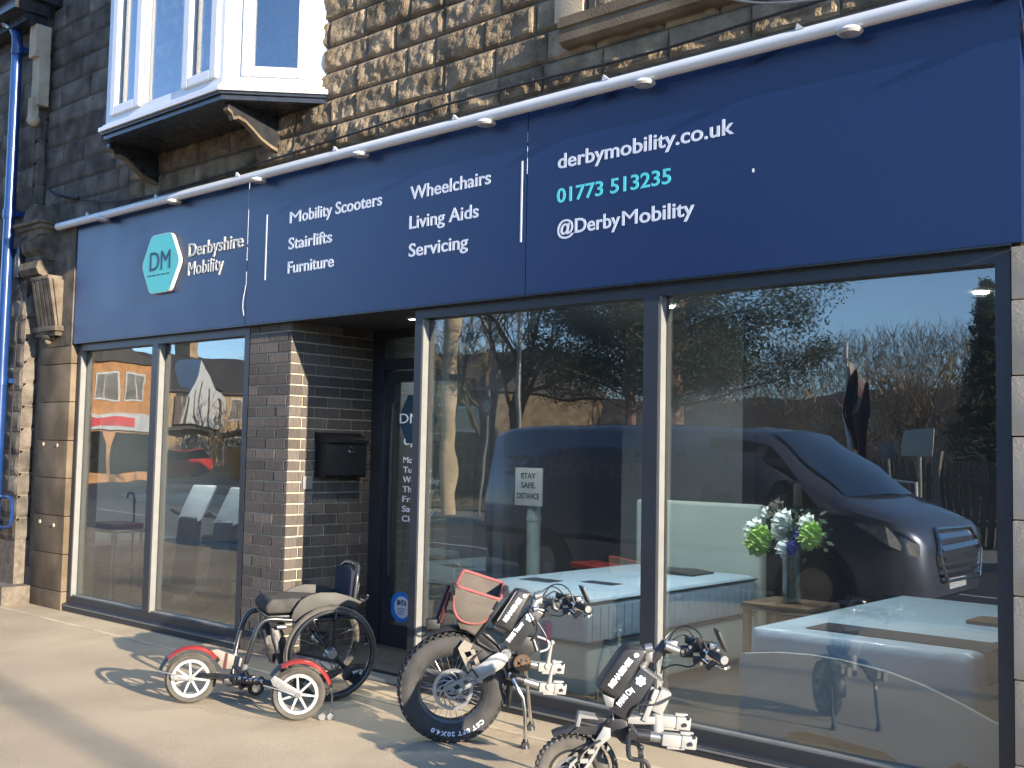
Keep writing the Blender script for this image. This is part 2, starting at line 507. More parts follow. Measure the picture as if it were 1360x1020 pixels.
# pilasters of ashlar blocks
def pilaster(x0, x1, zs, m, lab, y=-.05):
    b = B()
    for za, zb in zip(zs[:-1], zs[1:]):
        b.box(x0+rng.uniform(0, .004), x1, y-rng.uniform(0, .004), .1, za+.003, zb-.003, bev=.004)
    o = obj('pilaster', b, m, shop); o['label'] = lab
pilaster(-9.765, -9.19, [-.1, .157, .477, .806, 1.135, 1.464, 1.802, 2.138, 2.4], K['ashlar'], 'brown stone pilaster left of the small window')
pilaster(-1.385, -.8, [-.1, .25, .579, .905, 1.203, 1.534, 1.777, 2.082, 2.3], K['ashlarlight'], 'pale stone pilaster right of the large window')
for x, z in ((-9.63, 1.43), (-9.37, 1.42), (-9.63, .74), (-9.37, .72)):
    b = B(); b.cyl((x, -.05, z), (x, -.06, z), .016, n=10); obj('bolt_cap', b, K['ashlarlight'], shop)

# carved console above the left pilaster
cx0, cx1 = -9.97, -9.57
b = B()
b.box(cx0-.06, cx1+.05, -.25, .01, 3.40, 3.43, bev=.006); b.box(cx0-.03, cx1+.03, -.22, .01, 3.36, 3.40, bev=.008)
b.box(cx0, cx1, -.19, .01, 3.31, 3.36)
mt = Matrix.Translation((0, 0, 0))
b.lathe([(.0, -.2), (.16, -.2), (.175, -.185), (.175, .01), (0, .01)], c=((cx0+cx1)/2, 0, 3.43), n=32, closed=False)
b.lathe([(.0, -.19), (.11, -.205), (.13, -.2), (.13, -.195)], c=((cx0+cx1)/2, 0, 3.45), n=28, closed=False)
b.box(cx0, cx1, -.14, .01, 3.08, 3.31, bev=.01)
# S scroll seen from the side
pf = [(.0, 3.31), (-.17, 3.31), (-.2, 3.24), (-.19, 3.17), (-.145, 3.13), (-.15, 3.09), (-.2, 3.06), (-.215, 3.0), (-.19, 2.95), (-.13, 2.93), (0, 2.93)]
b.prism(pf, cx0+.02, cx1-.02, plane='YZ')
b.box(cx0+.2, cx1+.16, -.19, .01, 2.89, 2.925, bev=.006)
b.box(cx0+.2, -9.19, -.06, .01, 2.3, 3.4)
obj('console', b, K['carved'], shop, ang=30)
b = B()
for k in range(5):
    xa = -9.74+k*.072
    b.prism([(-.17, 2.89), (-.185, 2.89), (-.105, 2.475), (-.06, 2.475), (-.06, 2.89)], xa, xa+.05, plane='YZ')
b.prism([(-.155, 2.89), (-.085, 2.475), (0, 2.475), (0, 2.89)], -9.745, -9.38, plane='YZ')
b.box(-9.78, -9.34, -.14, .01, 2.43, 2.475, bev=.005); b.box(-9.75, -9.37, -.12, .01, 2.39, 2.43)
b.sphere((-9.56, -.08, 2.385), .07, (1.6, .7, .55)); b.sphere((-9.56, -.09, 2.345), .03)
obj('fluted_bracket', b, K['carved'], shop, ang=30)

# brick pier and return
def bricks(bb, L, z0, z1, place, half0):
    """courses of stretchers along 0..L"""
    k = 0; z = z0
    while z < z1-.01:
        x = -(.1125 if (k+half0) % 2 else 0)
        while x < L-.004:
            a, c = max(0, x)+.005, (L if x+.225 > L-.03 else x+.22)
            if c-a > .02: place(a, c, z+.005, min(z1, z+.075)-.005)
            x += .225
        z += .075; k += 1
PX0, PX1 = -6.625, -6.137
b = B()
bricks(b, PX1-PX0, 0, 2.32, lambda a, c, z, zz: b.box(PX0+a, PX0+c, rng.uniform(-.002, .001), .1, z, zz, bev=.003), 1)
def ret(a, c, z, zz): b.box(PX1-.1, PX1+rng.uniform(-.001, .002), a if a > .02 else .101, c, z, zz, bev=.003)
bricks(b, .76, 0, 2.32, ret, 0)
obj('brick_pier', b, K['brick'], shop, smooth=False)
b = B(); b.box(PX0, PX1-.009, .008, .76, 0, 2.33)
obj('mortar', b, K['mortar'], shop, smooth=False)
b = B(); b.box(PX1, -4.9, -.03, .82, 2.312, 2.36)
obj('soffit', b, K['soffit'], shop, smooth=False)
b = B(); b.box(PX1, -4.9, -.02, .86, -.05, .012)
struct('threshold', b, K['slate'], 'slate grey floor of the recessed doorway')

# interior
b = B(); b.box(-9.3, -1.0, .14, .32, -.06, .03); b.box(-10.4, -1.0, .32, 7, -.06, .03)
obj('interior_floor', b, K['carpet'], shop, smooth=False)
b = B(); b.box(-9.3, -1.0, .14, .32, 2.5, 2.58); b.box(-10.4, -1.0, .32, 7, 2.5, 2.58)
obj('interior_ceiling', b, K['ceil'], shop, smooth=False)
b = B(); b.box(-10.4, -1.0, 6.2, 6.4, .03, 2.5); b.box(-1.3, -1.0, .14, 6.2, .03, 2.5)
b.box(-6.62, -6.3, .77, 4, .03, 2.5); b.box(-5.2, -4.1, 2.62, 2.8, .03, 2.5)
obj('interior_wall', b, K['wallgrey'], shop, smooth=False)
b = B(); b.box(-10.4, -10.2, .32, 6.2, .03, 2.5); o = obj('interior_wall', b, K['wallin'], shop, smooth=False); o['label'] = 'pale plastered interior wall in the small window'
for x, y, pw in ((-9.2, .9, 26), (-8.2, 1.2, 30), (-7.2, 1.1, 24), (-7.6, 3.2, 30), (-5.9, 1.5, 22), (-4.2, 1.1, 40), (-2.9, .7, 44), (-4.3, 1.9, 22), (-2.3, 2.4, 18)):  # the middle one is added to brighten the distancing sign
    b = B(); b.cyl((x, y, 2.498), (x, y, 2.49), .045, n=14); obj('downlight', b, K['interiorlight'], shop)
    sp = bpy.data.lights.new('downlight_lamp', 'SPOT'); sp.energy = pw; sp.spot_size = R(120); sp.spot_blend = .6; sp.shadow_soft_size = .06; sp.color = (.93, .98, 1)
    spo = bpy.data.objects.new('downlight_lamp', sp); COL.objects.link(spo); spo.location = (x, y, 2.47); spo.parent = shop; spo.location = Vector((x, y, 2.47))-shop.location

# glazed fronts: frame (part) > pane, bead
def shopfront(x0, x1, mull, zb, zt, sill=True):
    b = B(); D = .1
    b.box(x0, x1, 0, D, zt-.06, zt)                      # head
    b.box(x0, x1, -.0, D, zb, zb+.055)
    ps = [x0]+mull+[x1]
    b.box(x0, x0+.06, 0, D, zb+.055, zt-.06); b.box(x1-.06, x1, 0, D, zb+.055, zt-.06)
    for m_ in mull: b.box(m_-.045, m_+.045, -.004, D, zb+.055, zt-.06)
    b.prism([(-.035, .0), (-.035, zb-.012), (.0, zb), (.1, zb), (.1, 0)], x0-.03, x1, plane='YZ')
    fr = obj('shop_window', b, K['frame'], shop, smooth=False)
    for i in range(len(ps)-1):
        a = ps[i]+(.06 if i == 0 else .045); c = ps[i+1]-(.06 if i == len(ps)-2 else .045)
        g = B(); g.box(a, c, .052, .058, zb+.055, zt-.06)
        obj('pane', g, K['glass'], fr, smooth=False)
        g = B()
        g.box(a+.0005, a+.012, .004, .0515, zb+.056, zt-.061)
        g.box(a+.012, c-.0005, .012, .0515, zb+.056, zb+.068)
        obj('bead', g, K['alu'], fr, smooth=False)
    g = B(); g.box(x0-.02, x1, -.04, -.034, zb-.028, zb-.018)
    obj('drip_edge', g, K['alu'], fr, smooth=False)
    return fr
shopfront(-9.19, -6.63, [-7.9], .07, 2.305)
shopfront(-4.9, -1.40, [-3.148], .06, 2.305)
# glazed return of the doorway
b = B(); b.box(-4.9, -4.84, .1, .75, 2.2, 2.31); b.box(-4.9, -4.84, .1, .75, .01, .12); b.box(-4.9, -4.84, .69, .75, .12, 2.2)
fr = obj('side_window', b, K['frame'], shop, smooth=False)
g = B(); g.box(-4.873, -4.867, .1, .69, .12, 2.2); obj('pane', g, K['glass'], fr, smooth=False)
# door
b = B(); Y = .75
b.box(PX1, PX1+.13, Y, Y+.1, .012, 2.31); b.box(-4.99, -4.9, Y, Y+.1, .012, 2.31)
b.box(PX1+.13, -4.99, Y, Y+.1, 2.25, 2.31); b.box(PX1+.13, -4.99, Y, Y+.1, 2.02, 2.1)
dr = obj('door', b, K['frame'], shop, smooth=False)
g = B(); g.box(PX1+.13, -4.99, Y+.04, Y+.046, 2.1, 2.25); obj('pane', g, K['glass'], dr, smooth=False)
b = B()
b.box(-5.99, -5.9, Y+.01, Y+.07, .02, 2.01); b.box(-5.09, -5.0, Y+.01, Y+.07, .02, 2.01)
b.box(-5.9, -5.09, Y+.01, Y+.07, 1.93, 2.01); b.box(-5.9, -5.09, Y+.01, Y+.07, .02, .19)
obj('door_leaf', b, K['frame'], dr, smooth=False)
g = B(); g.box(-5.9, -5.09, Y+.036, Y+.042, .19, 1.93); obj('pane', g, K['glass'], dr, smooth=False)
b = B()
b.tube([(-5.87, Y+.01, .5), (-5.87, Y-.04, .55), (-5.87, Y-.04, 1.75), (-5.87, Y+.01, 1.8)], .012, smooth=1)
obj('handle', b, K['frame'], dr)
b = B()
b.lathe([(.0, 0), (.2, 0)], c=(-5.68, Y+.031, 1.66), n=6, closed=False)
obj('logo', b, K['dark'], dr)
b = B()
lettering(b, 'DM', -5.86, -5.66, 1.63, .07, Y+.03, bold=.0)
lettering(b, 'Open', -5.815, -5.62, 1.475, .05, Y+.033)
for k, t in enumerate(('Monday', 'Tuesday', 'Wednesday', 'Thursday', 'Friday', 'Saturday', 'Closed')):
    lettering(b, t, -5.815, -5.815+.042*len(t), 1.345-k*.07, .042, Y+.033, bold=.01)
obj('lettering', b, K['txt'], dr, smooth=False)
b = B(); b.lathe([(.0, 0), (.108, 0), (.108, .003), (0, .003)], c=(-5.80, Y+.029, .315), n=40)
st = obj('sticker', b, K['blue'], dr)
b = B(); b.lathe([(.0, 0), (.078, 0)], c=(-5.785, Y+.0275, .315), n=36, closed=False); obj('sticker_face', b, K['txt'], st)
b = B(); lettering(b, 'BHTA', -5.835, -5.735, .33, .034, Y+.0265, bold=.03)
for k in range(3): b.box(-5.83, -5.75-.01*k, Y+.0262, Y+.0266, .302-k*.018, .306-k*.018)
obj('lettering', b, K['dark'], st, smooth=False)

# ------------------------------------------------------------------ bay window
bay = obj('bay_window', (lambda bb: bb)(B().box(-7.9, -6.32, -.46, .0, 3.86, 3.88)), K['offwhite'], shop, smooth=False)
P = [(-8.4, 0), (-7.91, -.5), (-6.33, -.5), (-5.84, 0)]
def off(P, d):
    return [(P[0][0]-d*1.2, 0), (P[1][0]-d*.4, P[1][1]-d), (P[2][0]+d*.4, P[2][1]-d), (P[3][0]+d*1.2, 0)]
b = B()
b.prism(off(P, .05), 3.845, 3.875, plane='XY'); b.prism(off(P, .02), 3.875, 3.9, plane='XY')
obj('sill', b, K['white'], bay, smooth=False)
b = B(); b.prism(off(P, .01), 3.79, 3.844, plane='XY'); b.prism(off(P, .03), 3.825, 3.8445, plane='XY')
obj('underside', b, K['blackm'], bay, smooth=False)
b = B(); b.prism(off(P, .12), 5.75, 5.95, plane='XY'); obj('bay_roof', b, K['lead'], bay, smooth=False)
def side(a, c, wins, z0=3.9, z1=5.75):
    """one face of the bay from a to c; wins: (u0, u1, opener)"""
    a3, c3 = Vector((a[0], a[1], 0)), Vector((c[0], c[1], 0)); L = (c3-a3).length
    t = (c3-a3)/L; nrm = Vector((t.y, -t.x, 0))
    mt = Matrix(((t.x, -nrm.x, 0, a[0]), (t.y, -nrm.y, 0, a[1]), (0, 0, 1, 0), (0, 0, 0, 1)))
    b = B(); e = 0
    b.box(0, L, 0, .06, z0, z0+.07, mt); b.box(0, L, 0, .06, z1-.07, z1, mt)
    for u0, u1, op in wins:
        b.box(e, u0, 0, .06, z0+.07, z1-.07, mt); e = u1
    b.box(e, L, 0, .06, z0+.07, z1-.07, mt)
    for u0, u1, op in wins:
        if op:
            w_ = .06
            b.box(u0-.015, u0+w_, -.022, .05, z0+.055, z1-.06, mt, bev=.008); b.box(u1-w_, u1+.015, -.022, .05, z0+.055, z1-.06, mt, bev=.008)
            b.box(u0+w_, u1-w_, -.022, .05, z0+.055, z0+.055+w_+.01, mt, bev=.008); b.box(u0+w_, u1-w_, -.022, .05, z1-.14, z1-.06, mt, bev=.008)
    fr = obj('frame', b, K['white'], bay, smooth=False)
    g = B()
    for u0, u1, op in wins: g.box(u0, u1, .03, .036, z0+.07, z1-.07, mt)
    obj('pane', g, K['glassup'], bay, smooth=False)
side(P[1], P[2], [(.1, .5, 1), (.56, 1.05, 0), (1.11, 1.5, 1)])
side(P[2], P[3], [(.14, .56, 1)])
side(P[0], P[1], [(.14, .56, 1)])
for xb in (-7.98+.02, -6.36):
    b = B()
    b.prism([(.0, 3.79), (-.44, 3.79), (-.45, 3.755), (-.415, 3.735), (-.40, 3.70), (-.36, 3.715), (-.3, 3.70), (-.24, 3.66), (-.17, 3.61), (-.09, 3.575), (0, 3.55)], xb-.024, xb+.024, plane='YZ')
    br = obj('bracket', b, K['blackm'], bay, smooth=False)
    b = B()
    cv = [(-.45, 3.755), (-.415, 3.735), (-.40, 3.70), (-.36, 3.715), (-.3, 3.70), (-.24, 3.66), (-.17, 3.61), (-.09, 3.575), (0, 3.55)]
    for (y0, z0), (y1, z1) in zip(cv[:-1], cv[1:]):
        b.prism([(y0, z0-.001), (y1, z1-.001), (y1, z1-.022), (y0, z0-.022)], xb-.026, xb+.026, plane='YZ')
    obj('bracket_edge', b, K['ashlar'], br, smooth=False)
# curtain and dim room behind the bay
b = B(); b.box(-8.3, -5.9, 1.2, 1.25, 3.9, 5.7); b.box(-8.3, -5.9, .01, 1.2, 3.86, 3.9)
obj('room', b, K['wallin'], bay, smooth=False)
b = B()
pts = [(-7.86+.03*k, -.38+.03*(k % 2), 0) for k in range(11)]
for (x0, y0, _), (x1, y1, _) in zip(pts[:-1], pts[1:]): b.quad((x0, y0, 3.92), (x1, y1, 3.92), (x1, y1, 5.7), (x0, y0, 5.7))
obj('curtain', b, K['offwhite'], bay)

# upper sash window at the right
b = B()
b.prism([(.02, 3.66), (-.07, 3.66), (-.1, 3.68), (-.1, 3.75), (-.115, 3.755), (-.115, 3.81), (-.02, 3.83), (.02, 3.83)], -3.71, -1.6, plane='YZ')
sw = obj('upper_window', b, K['ashlar'], shop, smooth=False); sw['label'] = 'weathered stone sill of the upper window'
b = B(); b.box(-3.8, -3.60, -.035, .1, 3.83, 5.5, bev=.004)
obj('jamb', b, K['ashlarlight'], sw)
b = B(); b.box(-3.60, -3.5, .05, .12, 3.83, 5.5); b.box(-3.5, -1.7, .05, .12, 3.83, 3.93); b.box(-3.53, -1.7, .03, .1, 3.83, 3.87)
obj('frame', b, K['white'], sw, smooth=False)
g = B(); g.box(-3.5, -1.7, .085, .09, 3.93, 5.5); obj('pane', g, K['glassup'], sw, smooth=False)

# ================================================================== THE SIGN
sg = thing('shop_sign', 'long navy shop fascia sign with white and turquoise lettering', 'sign', (-5.3, -.05, 2.31))
FY = -.05
for x0, x1 in ((-9.31, -6.628), (-6.622, -3.967), (-3.961, -1.34)):
    b = B(); b.box(x0, x1, FY, -.002, 2.315, 3.385)
    obj('sign_panel', b, K['navy'], sg, smooth=False)
b = B()
b.box(-9.3, -1.38, -.046, .0, 2.306, 2.3145)
obj('edge_trim', b, K['blackm'], sg, smooth=False)
b = B()
for z0, z1 in ((2.9, 3.38), (2.78, 2.88), (2.6, 2.7)): b.box(-6.626, -6.6245, FY-.002, FY, z0, z1)
for z0, z1 in ((3.18, 3.24), (3.0, 3.16)): b.box(-3.965, -3.9635, FY-.002, FY, z0, z1)
b.tube([(-6.635, FY-.003, 2.38), (-6.66, FY-.004, 2.46), (-6.625, FY-.003, 2.6)], .0018, 5, smooth=2)
b.box(-2.548, -2.538, FY-.002, FY, 2.785, 2.803)
obj('joint_edge', b, K['txt'], sg, smooth=False)
# logo plaque: rounded hexagon
def rounded(poly, r, k=5):
    o = []
    n = len(poly)
    for i in range(n):
        p0, p, p1 = Vector(poly[i-1]), Vector(poly[i]), Vector(poly[(i+1) % n])
        a = p+(p0-p).normalized()*r; c = p+(p1-p).normalized()*r
        for j in range(k+1):
            t = j/k; o.append(tuple(a*(1-t)**2+p*2*t*(1-t)+c*t*t))
    return o
hexp = rounded([(-7.882, 3.1), (-7.6, 3.1), (-7.462, 2.868), (-7.6, 2.638), (-7.882, 2.638), (-8.012, 2.868)], .045)
b = B(); b.prism(hexp, FY-.035, FY-.002)
lp = obj('logo_plaque', b, K['teal'], sg, ang=50)
b = B()
hx = [Vector(p) for p in hexp]; c = sum(hx, Vector((0, 0)))/len(hx)
n = len(hx)
for i in range(n):
    a, d = hx[i], hx[(i+1) % n]
    a2, d2 = c+(a-c)*1.012, c+(d-c)*1.012
    b._m([(a.x, FY-.0352, a.y), (d.x, FY-.0352, d.y), (d2.x, FY-.0352, d2.y), (a2.x, FY-.0352, a2.y), (a2.x, FY-.004, a2.y), (d2.x, FY-.004, d2.y)], [(0, 1, 2, 3), (3, 2, 5, 4)])
obj('plaque_edge', b, K['txtcream'], lp, smooth=False)
b = B(); lettering(b, 'DM', -7.89, -7.592, 2.818, .148, FY-.037, bold=.0, depth=.002)
for k, (xa, xb) in enumerate(((-7.92, -7.87), (-7.86, -7.8), (-7.78, -7.74), (-7.72, -7.67), (-7.65, -7.6))): b.box(xa, xb, FY-.037, FY-.035, 2.776, 2.784)
obj('logo_letters', b, K['dark'], lp, smooth=False)
b = B(); lettering(b, 'Derbyshire', -7.388, -6.676, 2.887, .1, FY-.005, bold=.006, depth=.008)
obj('raised_lettering', b, K['txtcream'], sg, smooth=False)
b = B(); lettering(b, 'Mobility', -7.385, -6.916, 2.742, .1, FY-.005, bold=.0, depth=.008)
obj('raised_lettering', b, K['txtcream'], sg, smooth=False)
b = B()
for t, x0, x1, z in (('M', -6.135, -6.012, 2.99), ('obility Scooters', -5.998, -5.184, 2.99), ('Stairlifts', -6.14, -5.672, 2.807), ('Furniture', -6.14, -5.645, 2.64),
                     ('Wheelchairs', -4.92, -4.243, 2.987), ('Living Aids', -4.922, -4.335, 2.802), ('Servicing', -4.92, -4.416, 2.628)):
    b = B(); lettering(b, t, x0, x1, z, .079, FY-.0015, bold=0 if t == 'M' else .012); obj('lettering', b, K['txt'], sg, smooth=False)
b = B(); lettering(b, 'derbymobility.co.uk', -3.742, -2.647, 2.993, .078, FY-.0015, bold=.014); obj('lettering', b, K['txt'], sg, smooth=False)
b = B(); lettering(b, '@Derby', -3.738, -3.318, 2.622, .076, FY-.0015, bold=.014); lettering(b, 'M', -3.304, -3.208, 2.622, .076, FY-.0015, bold=.0); lettering(b, 'obility', -3.195, -2.867, 2.622, .076, FY-.0015, bold=.014); obj('lettering', b, K['txt'], sg, smooth=False)
b = B(); b.box(-6.406, -6.394, FY-.003, FY, 2.618, 3.086); obj('divider_line', b, K['txt'], sg, smooth=False)
b = B(); b.box(-4.007, -3.996, FY-.003, FY, 2.615, 3.079); obj('divider_line', b, K['txt'], sg, smooth=False)
b = B(); lettering(b, '01773 513235', -3.745, -3.006, 2.803, .076, FY-.0015, bold=.014)
obj('phone_number', b, K['txtteal'], sg, smooth=False)

# light bar over the sign
lb = thing('sign_light_bar', 'long white tubular light bar with downlights above the navy sign', 'light bar', (-5.3, -.135, 3.3))
b = B(); b.cyl((-9.42, -.115, 3.362), (2.2, -.115, 3.362), .033, n=20)
obj('tube', b, K['white'], lb)
for k in range(10):
    x = -8.62+1.098*k
    b = B(); b.lathe([(0, .0), (.055, 0), (.06, -.012), (.048, -.022), (0, -.024)], c=(x, -.118, 3.333), ax='Z', n=24, closed=False)
    b.cyl((x, -.115, 3.33), (x, -.115, 3.35), .03, n=14)
    lm = obj('lamp', b, K['chrome'] if 0 else K['offwhite'], lb)
    b = B(); b.lathe([(0, -.0265), (.03, -.026), (.044, -.0225)], c=(x, -.118, 3.333), ax='Z', n=24, closed=False)
    obj('lens', b, K['lamp'], lm)
    b = B(); b.prism([(-.135, 3.38), (-.03, 3.415), (-.03, 3.395), (-.135, 3.36)], x-.24, x-.215, plane='YZ'); b.prism([(x-.25, 3.383), (x-.205, 3.383), (x-.24, 3.415)], -.145, -.125)
    obj('bracket', b, K['offwhite'], lb, smooth=False)
b = B(); b.lathe([(.0, 0), (.033, 0)], c=(-9.4205, -.115, 3.362), ax='X', n=16, closed=False); obj('end_cap', b, K['blackm'], lb)

# cables
b = B()
b.tube([(-9.9, -.05, 4.3), (-9.86, -.05, 3.86), (-9.74, -.06, 3.74), (-9.5, -.05, 3.66), (-9.3, -.05, 3.6), (-9.1, -.05, 3.57), (-8.4, -.05, 3.46), (-7.6, -.05, 3.45), (-6.7, -.04, 3.475), (-5.7, -.05, 3.50), (-4.9, -.05, 3.53), (-4.0, -.05, 3.53), (-3.2, -.05, 3.5), (-2.6, -.05, 3.52), (-2.1, -.06, 3.53)], .008, 6, smooth=2)
b.tube([(-9.7, -.055, 3.73), (-9.55, -.08, 3.68), (-9.42, -.07, 3.66), (-9.33, -.08, 3.63), (-9.18, -.06, 3.6)], .014, 6, smooth=2)
tag(settle(obj('cable', b, K['black']), (-5.5, -.05, 3.5)), 'black cable sagging along the stone above the sign', 'cable')
b = B()
b.tube([(-2.9, -.05, 3.78), (-2.55, -.16, 3.58), (-2.3, -.18, 3.5), (-2.0, -.17, 3.47), (-1.7, -.12, 3.44)], .006, 6, smooth=3)
tag(settle(obj('cable', b, K['greyalloy']), (-2.3, -.15, 3.5)), 'grey cable looping from the upper window to the light bar', 'cable')
# spotlight under the doorway soffit
t = thing('doorway_downlight', 'small recessed downlight in the dark soffit over the shop door', 'light', (-5.27, .33, 2.311))
b = B(); b.lathe([(.028, 0), (.042, 0), (.045, -.006), (.03, -.01)], c=(-5.27, .33, 2.311), ax='Z', n=24); obj('ring', b, K['offwhite'], t)
b = B(); b.lathe([(0, -.004), (.0275, -.004)], c=(-5.27, .33, 2.311), ax='Z', n=20, closed=False); obj('lens', b, K['interiorlight'], t)
sp = bpy.data.lights.new('downlight_lamp', 'SPOT'); sp.energy = 16; sp.spot_size = R(130); sp.spot_blend = .8; sp.shadow_soft_size = .04; sp.color = (1, .93, .82)
spo = bpy.data.objects.new('downlight_lamp', sp); COL.objects.link(spo); spo.parent = t; spo.location = (0, 0, -.02)

# letterbox on the return wall
t = thing('letterbox', 'black metal letterbox with sloped lid on the brick return', 'letterbox', (PX1, .42, 1.24))
b = B(); b.prism([(PX1, 1.235), (PX1+.115, 1.235), (PX1+.125, 1.25), (PX1+.125, 1.48), (PX1, 1.48)], .235, .605, bev=.004)
bx = obj('body', b, K['boxblack'], t)
b = B(); b.prism([(PX1, 1.478), (PX1+.14, 1.478), (PX1+.14, 1.5), (PX1+.03, 1.55), (PX1, 1.55)], .228, .612, bev=.003)
obj('lid', b, K['boxblack'], t)
b = B(); b.cyl((PX1+.124, .46, 1.445), (PX1+.132, .46, 1.445), .009, n=12); b.tube([(PX1+.126, .435, 1.425), (PX1+.135, .44, 1.413), (PX1+.135, .48, 1.413), (PX1+.126, .485, 1.425)], .003, 6)
obj('lock', b, K['chrome'], t)
b = B(); b.box(PX1-.002, PX1+.012, .13, .21, 1.15, 1.24, bev=.003)
tag(settle(obj('doorbell_plate', b, K['greyalloy']), (PX1, .17, 1.15)), 'small grey plate on the brick below the letterbox', 'plate')

# ================================================================== NEIGHBOUR BUILDING AND PIPE
nb = thing('neighbour_building', 'dark sooty stone building adjoining the shop at its left edge', 'building', (-12, -.1, 0))
b = B()
rockwall(b, -14, -9.93, .55, 5.35, -.13, .205, .008, rng, res=.04, bl=(.28, .6))
z = .55
while z < 5.2:
    block(b, -.12, .0, z+.005, z+.2, -9.945, .01, rng, .03, ax='y'); z += .205
obj('stone_wall', b, K['soot'], nb, smooth=False, recalc=False)
b = B(); b.box(-14, -9.945, -.126, .3, 0, 5.4); obj('wall_core', b, K['pointing'], nb, smooth=False)
b = B(); b.box(-14, -9.82, -.42, -.1, 5.38, 5.5); b.box(-14, -9.85, -.3, -.1, 5.3, 5.38); b.box(-14, -9.78, -.5, .3, 5.5, 5.6)
obj('eaves', b, K['blackm'], nb, smooth=False)
b = B(); b.box(-9.98, -9.85, -.2, -.06, 5.0, 5.3); b.box(-9.98, -9.84, -.16, -.06, 4.55, 5.0); b.box(-9.97, -9.88, -.19, -.13, 4.45, 4.62); b.sphere((-9.93, -.15, 4.42), .06)  # pale blocks put in for the sunlit band down the corner return
obj('corner_lit_band', b, K['ashlarlight'], nb, smooth=False)
b = B()
for k, (y0, h) in enumerate(((-.3, .16), (-.02, .32), (.28, .48))): b.box(-14, -9.77, y0 if k else -.3, 2, 0 if k == 0 else h-.16, h)
obj('entrance_step', b, K['pointing'], nb, smooth=False)
dp = thing('drainpipe', 'glossy blue drainpipe with collars on the sooty wall', 'drainpipe', (-10.15, -.22, 0))
b = B(); b.tube([(-10.5, -.33, 5.5), (-10.3, -.28, 5.4), (-10.17, -.24, 5.3), (-10.15, -.23, 5.1), (-10.15, -.23, 0.3)], .05, 14, smooth=1)
obj('pipe', b, K['bluepipe'], dp)
for z in (5.1, 3.55, 2.0):
    b = B(); b.cyl((-10.15, -.23, z-.04), (-10.15, -.23, z+.04), .06, n=16); b.box(-10.25, -10.05, -.2, -.13, z-.02, z+.02)
    obj('collar', b, K['bluepipe'], dp)
b = B(); b.tube([(-10.25, -.2, .93), (-10.0, -.2, .95), (-9.9, -.2, .94), (-9.87, -.2, .88), (-9.87, -.2, .76), (-9.9, -.2, .68), (-10.0, -.2, .67), (-10.25, -.2, .66)], .018, 10, smooth=1)
tag(settle(obj('grab_rail', b, K['bluepipe']), (-10.3, -.14, .66)), 'short blue bent grab rail beside the dark steps', 'rail')
b = B(); b.box(-10.11, -9.98, -.2, -.13, 2.95, 3.23, bev=.006)
tag(settle(obj('junction_box', b, K['blackm']), (-10.2, -.145, 2.98)), 'small black box fixed to the sooty wall by the carved console', 'box')
b = B(); b.tube([(-10.04, -.16, 2.98), (-10.04, -.16, 2.85), (-9.97, -.16, 2.78), (-9.97, -.16, 2.6), (-10.03, -.16, 2.55), (-10.05, -.16, 2.2), (-10.06, -.16, 1.0)], .008, 6, smooth=1)
b.tube([(-10.6, -.16, 2.7), (-10.3, -.16, 2.74), (-10.05, -.17, 2.84), (-9.9, -.17, 2.9)], .008, 6, smooth=2)
tag(settle(obj('cable', b, K['black']), (-10.2, -.16, 2.2)), 'black cable running down the sooty wall from the black box', 'cable')

# ================================================================== WHEELCHAIR  (local: +x backwards, -y towards the street side, z up)
def wheelparts(root, c, Rr, wd, tyre, rim, hub=.02, spokes=7, spr=.006, mtx=None, rimr=None, tname='tyre'):
    """a wheel on the y axis at c"""
    mtx = mtx or Matrix.Identity(4)
    mt = mtx @ Matrix.Translation(c)
    t = wd/2; rr = rimr or Rr-wd*.8
    b = B()
    b.lathe([(rr, -t*.55), (rr+(Rr-rr)*.35, -t*.95), (rr+(Rr-rr)*.65, -t), (Rr-.012*min(1, wd/.04), -t*.72), (Rr, -t*.3), (Rr, t*.3), (Rr-.012*min(1, wd/.04), t*.72), (rr+(Rr-rr)*.65, t), (rr+(Rr-rr)*.35, t*.95), (rr, t*.55)], n=56, mtx=mt)
    ty = obj(tname, b, tyre, root)
    return mt, ty, rr, t

